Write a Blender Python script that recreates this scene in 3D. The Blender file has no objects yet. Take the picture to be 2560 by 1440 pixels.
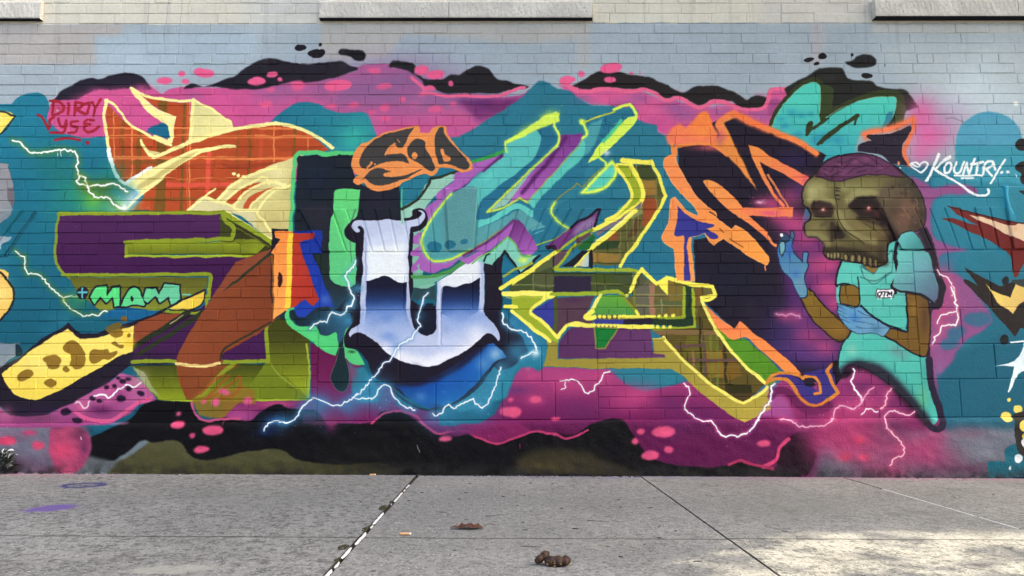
import bpy, bmesh, math, random
import numpy as np
from mathutils import Vector, Matrix, Euler

scene = bpy.context.scene
col = scene.collection
random.seed(11)
rng = np.random.default_rng(11)

# ------------------------------------------------------------------ camera (a low phone shot, 4.5 m from the wall)
PITCH, YAW, ROLL, FPX = math.radians(7.01), math.radians(.559), math.radians(-.311), 1852.0
CAM = Vector((0.0, -4.52, 0.567))
_fwd = Vector((math.sin(YAW) * math.cos(PITCH), math.cos(YAW) * math.cos(PITCH), math.sin(PITCH)))
_rt = Vector((math.cos(YAW), -math.sin(YAW), 0)); _up = _rt.cross(_fwd)
RT = _rt * math.cos(ROLL) + _up * math.sin(ROLL); UP = -_rt * math.sin(ROLL) + _up * math.cos(ROLL)
cam_data = bpy.data.cameras.new('camera'); cam = bpy.data.objects.new('camera', cam_data); col.objects.link(cam)
cam.matrix_world = Matrix(((RT.x, UP.x, -_fwd.x, CAM.x), (RT.y, UP.y, -_fwd.y, CAM.y), (RT.z, UP.z, -_fwd.z, CAM.z), (0, 0, 0, 1)))
cam_data.sensor_width = 36; cam_data.lens = FPX / 2560 * 36; cam_data.clip_start = .05; cam_data.clip_end = 600
scene.camera = cam

# ------------------------------------------------------------------ light: street in open shade, sun high over the building's end
SUN = Vector((0.66, 0.0606, 0.748)).normalized()
world = bpy.data.worlds.new('World'); scene.world = world; world.use_nodes = True
wn = world.node_tree.nodes; wl = world.node_tree.links
bg = wn['Background']; sky = wn.new('ShaderNodeTexSky'); sky.sky_type = 'NISHITA'; sky.sun_disc = False
sky.sun_elevation = math.asin(SUN.z); sky.sun_rotation = math.atan2(SUN.x, SUN.y)
sky.air_density = 1.0; sky.dust_density = 9.0; sky.ozone_density = 0.2
wl.new(sky.outputs[0], bg.inputs[0]); bg.inputs[1].default_value = 0.15
sun_d = bpy.data.lights.new('sun', 'SUN'); sun_d.energy = 2.4; sun_d.angle = math.radians(.53); sun_d.color = (1.0, .9, .7)
sun = bpy.data.objects.new('sun', sun_d); col.objects.link(sun); sun.rotation_euler = SUN.to_track_quat('Z', 'Y').to_euler(); sun.location = (12, 1, 14)
vs = scene.view_settings; vs.view_transform = 'Standard'; vs.look = 'None'; vs.gamma = 1; vs.use_curve_mapping = False; vs.exposure = 2.5

# ------------------------------------------------------------------ the mural: a small paint kit (numpy only)
# Paint is laid out on a drawing sheet and then measured out onto the wall plane in metres.
import numpy as np
OX, OY, CW, CH = 220, 160, 3000, 1390       # margins and size of the drawing sheet
SHEET = np.zeros((CH, CW, 3), np.float32)
CLIP = [None]
_rng = np.random.default_rng(7)

def pts_of(a, q=None):
    """'x,y x,y! ...' -> points and corner flags; q=(col,row) reads them in quarter units of that field."""
    P, F = [], []
    for t in a.split():
        fl = t.endswith('!')
        x, y = t.rstrip('!').split(',')
        x, y = float(x), float(y)
        if q is not None:
            x, y = (q[0] + x / q[2], q[1] + y / q[2]) if len(q) == 3 else (q[0] * 640 + x / 4, q[1] * 360 + y / 4)
        P.append((x + OX, y + OY)); F.append(fl)
    return np.array(P), F

def _cat(P, closed):
    n = len(P)
    if n < 3: return P
    if closed: Q = np.vstack([P[-1], P, P[0], P[1]])
    else: Q = np.vstack([2 * P[0] - P[1], P, 2 * P[-1] - P[-2]])
    out = []
    m = n if closed else n - 1
    for i in range(m):
        p0, p1, p2, p3 = Q[i], Q[i + 1], Q[i + 2], Q[i + 3]
        k = int(np.clip(np.hypot(*(p2 - p1)) / 5, 2, 14))
        t = np.linspace(0, 1, k, endpoint=False)[:, None]
        out.append(0.5 * (2 * p1 + (p2 - p0) * t + (2 * p0 - 5 * p1 + 4 * p2 - p3) * t * t + (3 * p1 - p0 - 3 * p2 + p3) * t ** 3))
    if not closed: out.append(P[-1:])
    return np.vstack(out)

def curve(P, F, closed=True):
    if not any(F): return _cat(P, closed)
    n = len(P); out = []
    if closed:
        s = F.index(True); P = np.roll(P, -s, 0); F = F[s:] + F[:s]
        P = np.vstack([P, P[0]]); F = F + [True]; n += 1
    cut = [0] + [i for i in range(1, n - 1) if F[i]] + [n - 1]
    for a, b in zip(cut[:-1], cut[1:]):
        seg = _cat(P[a:b + 1], False) if b - a > 1 else P[a:b + 1]
        out.append(seg[:-1])
    if not closed: out.append(P[-1:])
    return np.vstack(out)

def fillmask(P):
    x0, y0 = np.floor(P.min(0)).astype(int) - 1; x1, y1 = np.ceil(P.max(0)).astype(int) + 2
    x0, y0 = max(x0, 0), max(y0, 0); x1, y1 = min(x1, CW), min(y1, CH)
    if x1 <= x0 or y1 <= y0: return None
    SS = 3
    w, h = x1 - x0, y1 - y0
    acc = np.zeros((h, w + 2), np.float64)
    A = P; B = np.roll(P, -1, 0)
    d = B - A
    for k in range(SS):
        ys = y0 + np.arange(h) + (k + .5) / SS
        c = ((A[None, :, 1] <= ys[:, None]) & (B[None, :, 1] > ys[:, None])).astype(np.int8) - ((B[None, :, 1] <= ys[:, None]) & (A[None, :, 1] > ys[:, None])).astype(np.int8)
        r, e = np.nonzero(c)
        if len(r) == 0: continue
        xs = A[e, 0] + d[e, 0] * (ys[r] - A[e, 1]) / d[e, 1] - x0
        xs = np.clip(xs, 0, w)
        s = c[r, e] / SS
        xi = np.floor(xs).astype(int); fr = xs - xi
        np.add.at(acc, (r, xi), s * (1 - fr)); np.add.at(acc, (r, xi + 1), s * fr)
    m = np.minimum(np.abs(np.cumsum(acc, 1)[:, :w]), 1).astype(np.float32)
    return x0, y0, m

def blur(m, r):
    r = int(round(r))
    if r < 1: return m
    for _ in range(2):
        for ax in (0, 1):
            p = np.pad(m, [(r + 1, r) if a == ax else (0, 0) for a in (0, 1)])
            c = np.cumsum(p, ax)
            n = m.shape[ax]; k = 2 * r + 1
            m = (np.take(c, np.arange(k, k + n), ax) - np.take(c, np.arange(0, n), ax)) / k
    return m

def C(c):
    return np.array(c, np.float32) / 255.

def lay(x0, y0, m, col, a=1.0):
    h, w = m.shape
    xa, ya = max(x0, 0), max(y0, 0); xb, yb = min(x0 + w, CW), min(y0 + h, CH)
    if xb <= xa or yb <= ya: return
    m = m[ya - y0:yb - y0, xa - x0:xb - x0] * a
    if CLIP[0] is not None: m = m * CLIP[0][ya:yb, xa:xb]
    if isinstance(col, tuple) and len(col) == 3 and callable(col[0]):
        pass
    if callable(col):
        yy, xx = np.mgrid[ya:yb, xa:xb]
        col = col(xx - OX, yy - OY)
    S = SHEET[ya:yb, xa:xb]
    S += (col - S) * m[..., None]

def grad(c1, c2, x1, y1, x2, y2, c3=None):
    """linear blend of paints between two points"""
    c1, c2 = C(c1), C(c2); L = (x2 - x1) ** 2 + (y2 - y1) ** 2
    def g(x, y):
        t = np.clip(((x - x1) * (x2 - x1) + (y - y1) * (y2 - y1)) / L, 0, 1)[..., None]
        if c3 is not None:
            k = C(c3)
            return np.where(t < .5, c1 + (c2 - c1) * t * 2, c2 + (k - c2) * (t * 2 - 1)).astype(np.float32)
        return (c1 + (c2 - c1) * t).astype(np.float32)
    return g

def f(a, col, q=None, b=0, al=1.0, edge=None, ew=2, wob=0):
    """filled shape"""
    P, F = pts_of(a, q)
    P = curve(P, F)
    if wob: P = P + _rng.normal(0, wob, P.shape)
    r = fillmask(P)
    if r is None: return
    x0, y0, m = r
    if b:
        k = int(b * 2 + 2); m = blur(np.pad(m, k), b); x0 -= k; y0 -= k
    lay(x0, y0, m, col if callable(col) else C(col), al)
    if edge is not None: _stroke(np.vstack([P, P[:1]]), ew, ew, edge, 0, 1.0)

def _stroke(P, w0, w1, col, soft, al, noise=0):
    n = len(P)
    if n < 2: return
    W = np.linspace(w0, w1, n) / 2
    R = max(w0, w1) / 2 + soft * 1.6 + 2
    x0, y0 = np.floor(P.min(0) - R).astype(int); x1, y1 = np.ceil(P.max(0) + R).astype(int)
    x0, y0 = max(x0, 0), max(y0, 0); x1, y1 = min(x1, CW), min(y1, CH)
    if x1 <= x0 or y1 <= y0: return
    M = np.zeros((y1 - y0, x1 - x0), np.float32)
    for i in range(n - 1):
        a, b_ = P[i], P[i + 1]; wa, wb = W[i], W[i + 1]
        xa, ya = np.floor(np.minimum(a, b_) - R).astype(int); xb, yb = np.ceil(np.maximum(a, b_) + R).astype(int) + 1
        xa, ya = max(xa, x0), max(ya, y0); xb, yb = min(xb, x1), min(yb, y1)
        if xb <= xa or yb <= ya: continue
        yy, xx = np.ogrid[ya:yb, xa:xb]
        dx, dy = b_ - a; L = dx * dx + dy * dy + 1e-9
        t = np.clip(((xx + .5 - a[0]) * dx + (yy + .5 - a[1]) * dy) / L, 0, 1)
        dd = np.hypot(xx + .5 - a[0] - t * dx, yy + .5 - a[1] - t * dy) - (wa + (wb - wa) * t)
        if soft > 0: mm = np.exp(-np.maximum(dd, 0) ** 2 / (soft * soft * .5)).astype(np.float32)
        else: mm = np.clip(.5 - dd, 0, 1).astype(np.float32)
        v = M[ya - y0:yb - y0, xa - x0:xb - x0]
        np.maximum(v, mm, out=v)
    lay(x0, y0, M, col if callable(col) else C(col), al)

def s(a, w, col, q=None, w2=None, soft=0, al=1.0, glow=None, close=False):
    """brushed or sprayed line"""
    P, F = pts_of(a, q)
    P = curve(P, F, close)
    if close: P = np.vstack([P, P[:1]])
    if glow: _stroke(P, w, w2 or w, glow[0], glow[1], glow[2])
    _stroke(P, w, w if w2 is None else w2, col, soft, al)

def e(x, y, rx, ry, col, ang=0, b=0, al=1.0, q=None):
    """oval dot"""
    if q is not None: x, y, rx, ry = q[0] * 640 + x / 4, q[1] * 360 + y / 4, rx / 4, ry / 4
    t = np.linspace(0, 2 * np.pi, 28, endpoint=False); c, n = np.cos(np.radians(ang)), np.sin(np.radians(ang))
    P = np.stack([x + OX + rx * np.cos(t) * c - ry * np.sin(t) * n, y + OY + rx * np.cos(t) * n + ry * np.sin(t) * c], 1)
    r = fillmask(P)
    if r is None: return
    x0, y0, m = r
    if b:
        k = int(b * 2 + 2); m = blur(np.pad(m, k), b); x0 -= k; y0 -= k
    lay(x0, y0, m, col if callable(col) else C(col), al)

def spray(x, y, rx, col, al=.8, ry=None, ang=0, q=None):
    """airbrushed dab"""
    if q is not None: x, y, rx, ry = q[0] * 640 + x / 4, q[1] * 360 + y / 4, rx / 4, (ry or rx) / 4
    ry = ry or rx; R = max(rx, ry) * 1.9; x += OX; y += OY
    xa, ya, xb, yb = max(int(x - R), 0), max(int(y - R), 0), min(int(x + R), CW), min(int(y + R), CH)
    if xb <= xa or yb <= ya: return
    yy, xx = np.ogrid[ya:yb, xa:xb]; c, n = np.cos(np.radians(ang)), np.sin(np.radians(ang))
    u = ((xx - x) * c + (yy - y) * n) / rx; v = (-(xx - x) * n + (yy - y) * c) / ry
    lay(xa, ya, np.exp(-(u * u + v * v) * 1.3).astype(np.float32), C(col), al)

def bolt(a, w, glowcol, q=None, col=(250, 252, 250), gw=13, ga=.5, jit=2.4, w2=None):
    """a lightning line: jagged, with a sprayed halo"""
    P, F = pts_of(a, q)
    out = [P[0]]
    for i in range(len(P) - 1):
        L = np.hypot(*(P[i + 1] - P[i])); k = max(1, int(L / 5))
        for j in range(1, k + 1):
            o = P[i] + (P[i + 1] - P[i]) * j / k
            if j < k: o = o + _rng.normal(0, jit * .6, 2)
            out.append(o)
    P = np.array(out)
    _stroke(P, 4, 4, glowcol, gw, ga * .8)
    _stroke(P, 2, 2, tuple(.5 * np.array(glowcol) + .5 * np.array((235, 245, 240))), gw * .25, ga * .6)
    _stroke(P, w, w2 or w, col, 0, 1.0)

class clip:
    def __init__(self, a, q=None): self.a, self.q = a, q
    def __enter__(self):
        P, F = pts_of(self.a, self.q); x0, y0, m = fillmask(curve(P, F))
        M = np.zeros((CH, CW), np.float32); M[y0:y0 + m.shape[0], x0:x0 + m.shape[1]] = m
        self.old = CLIP[0]; CLIP[0] = M if self.old is None else M * self.old
    def __exit__(self, *k): CLIP[0] = self.old
# ------------------------------------------------------------------ the mural itself
OLIVE, LIME, YEL, CREAM, DARK = (88, 88, 38), (150, 165, 32), (250, 240, 88), (252, 242, 160), (37, 31, 45)
TEAL, PINK, ORCH, ORG, PURP = (40, 124, 150), (218, 92, 150), (178, 104, 190), (250, 148, 72), (82, 40, 88)

def ground_coats():
    SHEET[:] = C((168, 182, 192))
    f("-240,-160! 2800,-160! 2800,58! 1480,58! 400,61! -240,60!", (214, 212, 200))
    f("640,-160! 806,-160! 806,60! 610,60!", (198, 202, 200), b=22, al=.8)
    f("1960,-160! 2400,-160! 2180,60! 1900,60!", (205, 204, 202), b=12, al=.5)
    f("-240,60! 310,62! 300,90! 240,92! 242,160! -240,165!", (180, 176, 174), b=3, al=.95)
    f("240,92! 640,80! 640,140! 430,200! 240,185!", (174, 194, 208), b=10, al=.6)
    f("803,60! 1480,60! 1470,95! 1330,110! 1010,85! 960,150! 800,150!", (188, 184, 178), b=6, al=.8)
    f("1440,90! 1475,90! 1475,170! 1440,170!", (186, 184, 182), b=5, al=.6)
    f("2030,60! 2060,60! 2060,160! 2020,170!", (186, 180, 184), b=6, al=.6)
    f("2178,62! 2800,62! 2800,86! 2178,84!", (192, 192, 186), b=3, al=.8)
    f("2200,90! 2800,90! 2800,260! 2300,240! 2200,150!", (190, 201, 206), b=30, al=.8)
    spray(2420, 232, 95, (208, 224, 230), .85); spray(2520, 300, 90, (202, 218, 226), .7)
    for x in (373, 422, 457): s(f"{x},-150 {x-1},10 {x-8},80 {x-10},138", 1.6, (150, 150, 158), al=.6)

def backgrounds():
    # teal ground coat
    f("-240,262! 0,262 30,260 48,242 78,232 105,235 120,250 128,275! 400,400! 1300,300! 2300,420! 2800,350! 2800,1230! -240,1230!", grad((32, 130, 156), (20, 96, 118), 0, 300, 0, 900))
    f("1290,300! 2330,420! 2330,1000! 1290,1000!", (42, 122, 146), b=10)
    f("2330,420! 2800,330! 2800,1230! 2330,1230!", grad((50, 146, 168), (28, 102, 124), 0, 420, 0, 950), b=8)
    for k in range(90):
        spray(_rng.uniform(-100, 2660), _rng.uniform(280, 1000), _rng.uniform(20, 70), ((60, 158, 174), (24, 100, 128), (36, 132, 160))[k % 3], .28, _rng.uniform(10, 36))
    # left pieces
    f("-240,400! 0,407 22,420 34,460 30,500! 34,530 20,545 5,560 -5,580! -240,600!", (150, 150, 156), edge=(40, 105, 125), ew=2)
    f("18,470! 34,472 38,500 34,520! 22,500!", (120, 112, 120))
    f("-240,570! 0,590 28,592! 26,600 5,610 3,625! -240,640!", (165, 178, 190))
    s("88,530 12,640", 5, (15, 78, 95)); s("92,532 20,640", 3, (18, 85, 104)); s("-100,643 18,644", 3, (12, 60, 78))
    spray(45, 560, 40, (28, 108, 128), .5)
    f("-240,276! 0,278 38,290! 0,338! -240,340!", (250, 222, 90)); s("-100,277 0,279 38,290! 0,337 -90,350", 4, (30, 40, 48))
    spray(0, 300, 22, (252, 240, 150), .5)
    f("-240,660! -5,672 22,700 34,732 30,765 0,800! -240,830!", (240, 200, 100)); s("-60,655 0,680 25,710 37,732 30,765 0,800 -60,840", 5, (35, 34, 42))
    spray(4, 735, 26, (250, 225, 140), .5)
    f("-240,858! 30,858 42,864 40,890 20,905 0,925! -240,930!", (132, 146, 158))
    f("38,862 50,866 58,885 40,892!", (20, 50, 65))

def top_clouds():
    f("128,262! 150,235 200,214 300,200 372,212 404,236 440,220 560,222 640,208 760,196 880,182 900,166 960,160 990,166 1040,182 1062,212 1075,238 1280,240 1325,222! 1302,250 1262,276 1215,305 1160,340! 1060,420! 600,470! 330,420! 300,340! 205,345! 150,330 120,300!",
      grad((214, 90, 150), (208, 96, 156), 130, 0, 1300, 0))
    for x, y, r, a in ((1000, 215, 130, .9), (1120, 255, 120, .85), (860, 235, 130, .8), (700, 235, 80, .6), (1200, 262, 70, .7)):
        spray(x, y, r, (146, 104, 152), a, r * .55)
    for x, y, r in ((740, 262, 60), (600, 275, 80), (1040, 330, 100), (1150, 300, 60), (250, 280, 60), (820, 300, 70), (330, 250, 50)):
        spray(x, y, r, (220, 88, 150), .6, r * .5)
    f("1140,246! 1290,244 1322,222! 1300,250 1262,276 1200,302 1180,285 1150,262!", (104, 44, 110), b=7, al=.85)
    spray(1235, 262, 40, (84, 30, 92), .6, 14)
    # right hand pink
    f("1396,212! 1440,216 1520,226 1600,228 1650,250 1700,255 1760,270 1830,262 1920,240! 1924,225 1950,221 1980,228! 2000,260 2000,300! 1960,330! 1680,345! 1640,320 1600,305 1560,290 1520,262 1470,258 1430,240!", (216, 96, 152), b=2)
    for x, y, r in ((1595, 245, 30), (1690, 270, 36), (1720, 290, 40), (1800, 275, 34), (1900, 290, 34), (1560, 262, 30)):
        spray(x, y, r, (150, 92, 152), .75, r * .5)
    spray(1650, 320, 30, (214, 84, 150), .8)
    f("1924,248! 1945,250 1965,262! 1935,290! 1920,292!", (170, 80, 140), b=2)
    for k in range(46):
        x = _rng.uniform(150, 1300); spray(x, _rng.uniform(205, 330), _rng.uniform(14, 44), ((236, 104, 158), (196, 84, 150), (168, 100, 156), (226, 96, 160))[k % 4], .32, _rng.uniform(8, 20))
    for k in range(30): spray(_rng.uniform(1450, 1920), _rng.uniform(236, 330), _rng.uniform(14, 36), ((238, 110, 160), (180, 88, 150), (228, 92, 150))[k % 3], .3, _rng.uniform(8, 16))
    # teal humps
    g1 = grad((34, 122, 148), (46, 150, 160), 700, 260, 900, 380)
    f("672,312! 700,285 735,262 770,256 800,262 820,275 850,282 885,281 908,281 922,292 935,325 946,345! 950,400! 800,420! 690,380!", g1, b=1)
    spray(885, 345, 40, (60, 190, 170), .8)
    f("1280,262! 1306,242 1325,222 1340,208 1353,203 1372,208 1390,220 1412,224 1432,232 1452,250 1475,262 1530,266 1568,274 1588,296! 1618,308 1640,313 1645,330 1668,340! 1680,400! 1660,520! 1200,420! 1060,420! 1110,352 1150,340 1200,312!", (46, 128, 150), b=1)
    spray(1450, 250, 30, (90, 110, 150), .5, 12)
    f("366,330! 375,317 400,311! 410,312 422,318! 422,350!", (24, 112, 140), b=1)

BLK = (40, 36, 40)
def black_blobs():
    f("545,1000! 620,915 720,850 830,800 910,778 980,790 1080,765 1180,745 1280,733 1370,745 1430,775 1475,830 1520,890! 1440,905 1300,890 1150,900 1000,900 850,950 780,995 545,1005!", (40, 34, 50), (0, 0), b=.6)
    for x, y, r in ((215, 250, 34), (245, 232, 26), (300, 236, 34), (355, 222, 24), (375, 232, 20), (270, 240, 30)):
        spray(x, y, r, (214, 92, 150), .75, r * .55)
    f("1840,905! 1880,855 1925,840 1970,850 2040,872 2100,860 2200,820 2340,770 2450,690 2560,625 2680,590 2760,592 2860,615 3000,640 3160,640 3400,612 3440,620 3510,662 3580,680 3570,705! 3460,735 3320,780 3150,815 3040,830 2940,820 2820,850 2680,875 2560,900 2440,900 2250,890 2150,877 2050,876 1950,880!", grad((34, 30, 40), (44, 38, 48), 470, 0, 900, 0), (0, 0), b=.6)
    for x, y, r in ((745, 216, 26), (520, 226, 22), (600, 238, 26)): spray(x, y, r, (214, 92, 150), .6, r * .4)
    K = (30, 28, 34)
    e(751, 120, 15, 7.5, K, -6, b=.5); e(792, 134, 23, 12, K, -8, b=.5); e(802, 111, 4, 4, K)
    f("828,525 850,497 900,490 970,502 1040,500 1085,520 1102,560 1085,598 1040,612 990,600 955,570 900,550 850,550", K, (1, 0), b=.6)
    f("1335,650 1360,622 1420,615 1500,625 1570,645 1596,680 1580,740 1640,755 1680,785 1740,806 1790,795 1880,790 1960,755 2040,745 2100,710 2180,670 2240,658 2310,680 2360,730 2400,780 2460,805 2520,808 2600,838 2725,865! 2690,890 2560,893 2480,915 2350,935 2200,930 2050,930 1900,930 1820,910 1790,880 1700,862 1650,790 1570,745 1480,700 1400,675 1340,670", BLK, (1, 0), b=.6)
    f("610,865! 720,800 870,718 1000,720 1090,725 1200,755 1380,770 1450,805 1550,850 1620,895 1680,925 1740,915 1850,870 1970,855 2080,865 2180,905 2270,955 2345,1000 2390,975 2460,960 2520,965 2555,1000 2540,1045 2480,1075 2400,1075 2330,1080 2260,1055 2200,1015 2120,1010 2000,1012 1940,1042 1880,1058 1820,1038 1740,988 1690,968 1620,972 1560,982 1500,965 1430,915 1320,882 1200,892 1050,882 900,882 800,897 700,892", (44, 38, 38), (2, 0), b=.6)
    P2 = (238, 108, 150)
    s("1560,785 1650,850 1685,900 1670,940! 1760,945 1900,960 2050,955 2150,955 2300,968 2450,945 2560,905 2640,880 2685,878", 9, P2, (1, 0), w2=7)
    spray(1053, 236, 10, P2, .6)
    s("555,845 600,885 690,915 780,920 870,900 1000,897 1200,912 1310,895 1400,920 1480,975 1570,1005 1690,982 1780,1040 1870,1080 1950,1060 2010,1022 2130,1022 2220,1062 2330,1092 2450,1090 2530,1075 2562,1010 2570,930 2600,895 2700,890 2790,905", 10, P2, (2, 0))
    for x, y, a, b_, an in ((412, 202, 20, 9, 0), (455, 186, 9, 7, 0), (510, 182, 26, 11, 3), (465, 205, 10, 6, 0), (641, 205, 23, 10, -5), (681, 188, 15, 7, -8), (701, 200, 7, 6, 0),
                         (845, 214, 34, 15, -8), (1054, 175, 18, 12, -5), (1088, 187, 23, 12, -8), (1076, 222, 14, 8, 0), (1128, 210, 7, 6, 0), (1528, 171, 29, 13, -9), (1453, 186, 8, 8, 0),
                         (1419, 202, 20, 10, -8), (1579, 184, 5, 4, 0), (1525, 201, 15, 8, 0)):
        e(x, y, a, b_, (240, 100, 150), an, b=.8)
    for x, y, a, b_ in ((744, 215, 17, 13), (677, 226, 12, 6), (937, 177, 18, 7), (960, 217, 21, 8), (1007, 249, 8, 7), (885, 262, 15, 7), (830, 265, 14, 6), (962, 270, 14, 10), (930, 281, 9, 5),
                      (1090, 274, 20, 9), (1132, 260, 8, 6), (665, 262, 17, 9), (965, 297, 14, 6)):
        e(x, y, a, b_, (236, 96, 146), -4, b=2.5, al=.85)
    # far right black hood and the two big green leaves
    f("160,895! 260,830 370,770 480,710 580,685 700,678 750,700 775,760 800,790 900,805 1040,820 1090,870 1150,885 1270,895 1370,905 1420,940 1460,1000 1497,1070 1480,1082! 1380,1112! 1300,1300! 900,1200! 500,1250! 240,1000!", (40, 42, 38), (3, 0), b=.6)
    spray(600, 780, 90, (78, 78, 76), .35, 35, q=(3, 0)); spray(1300, 980, 80, (70, 78, 66), .35, q=(3, 0)); spray(700, 1080, 70, (100, 104, 96), .5, 30, q=(3, 0))
    s("40,1260 100,1120 200,980 320,870 400,820 460,800 520,835 545,920 545,1050", 17, (56, 66, 36), (3, 0))
    f("540,850! 600,850 650,890 655,960 640,1110! 560,1240! 510,1240!", (62, 76, 40), (3, 0))
    s("620,1150 800,1040 1000,960 1180,935 1290,945 1330,990 1350,1080 1320,1240", 15, (60, 70, 38), (3, 0))
    f("1290,1000! 1370,1060 1370,1150 1330,1260! 1250,1280!", (70, 84, 50), (3, 0), b=1)
    lf = grad((84, 208, 190), (62, 176, 186), 0, 250, 0, 400)
    f("28,1285! 100,1130 200,990 320,880 400,835 460,820 500,840 520,900 525,1000 515,1220! 640,1140 760,1070 1000,985 1200,965 1270,975 1285,1020 1250,1180 1150,1290! 950,1330 890,1440 860,1560! 600,1640! 540,1600! 300,1440! 180,1360!", lf, (3, 0), edge=(150, 176, 120), ew=1.2)
    for x, y, r in ((230, 1130, 60), (130, 1190, 40), (330, 1150, 50), (420, 1140, 40), (160, 1260, 60), (560, 1380, 90), (700, 1400, 80), (300, 1350, 60), (480, 1400, 60)):
        spray(x, y, r, (40, 150, 178), .65, r * .7, q=(3, 0))
    f("1200,1120! 1250,1118! 1240,1210 1180,1260 1140,1285!", (38, 120, 150), (3, 0), al=.7)
    O = (54, 66, 34)
    f("375,1360! 378,1290 400,1225 432,1215 448,1235 440,1275! 520,1215! 545,1180! 620,1190! 470,1290 400,1365!", O, (3, 0))
    s("430,1300 560,1215 700,1110 900,1010", 2, (60, 80, 50), (3, 0)); s("530,1425 640,1330 760,1250 860,1180 900,1160", 10, O, (3, 0)); s("895,1160 880,1200 870,1245", 9, O, (3, 0), w2=5)
    s("500,1440 600,1380 700,1300", 7, O, (3, 0))
    for a in ((2023, 150, 14, 5.5, -14), (2056, 142, 9.5, 8, 0), (2044, 161, 7.5, 5, -8), (2132, 138, 4, 4, 0), (2167, 190, 14, 7, 4)): e(a[0], a[1], a[2], a[3], K, a[4], b=.5)
    f("770,630! 850,612 900,568 960,546 1030,555 1082,600 1070,650 1000,668 900,677 800,665!", (40, 38, 40), (3, 0), b=1)
    # pink mist, blue disc
    for x, y, r, a in ((2305, 275, 42, .7), (2320, 340, 48, .85), (2300, 300, 30, .6), (2350, 330, 40, .5), (2300, 385, 34, .6)): spray(x, y, r, (234, 100, 168), a)
    spray(2380, 300, 60, (190, 150, 190), .5)
    s("1790,1190 1850,1180 1910,1200 1960,1225", 3, (140, 128, 140), (3, 0), al=.8)
    e(2474, 366, 86, 86, (86, 168, 196), b=.7); f("2388,366! 2560,366! 2560,460! 2388,450!", (64, 160, 182), b=2)
    e(2538, 259, 6, 6, (240, 242, 240), b=1); e(2558, 362, 18, 16, (40, 38, 38))

def plaid(items, cols=None):
    for it in items: s(it[0], it[1], it[2], al=it[3] if len(it) > 3 else 1)

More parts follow.
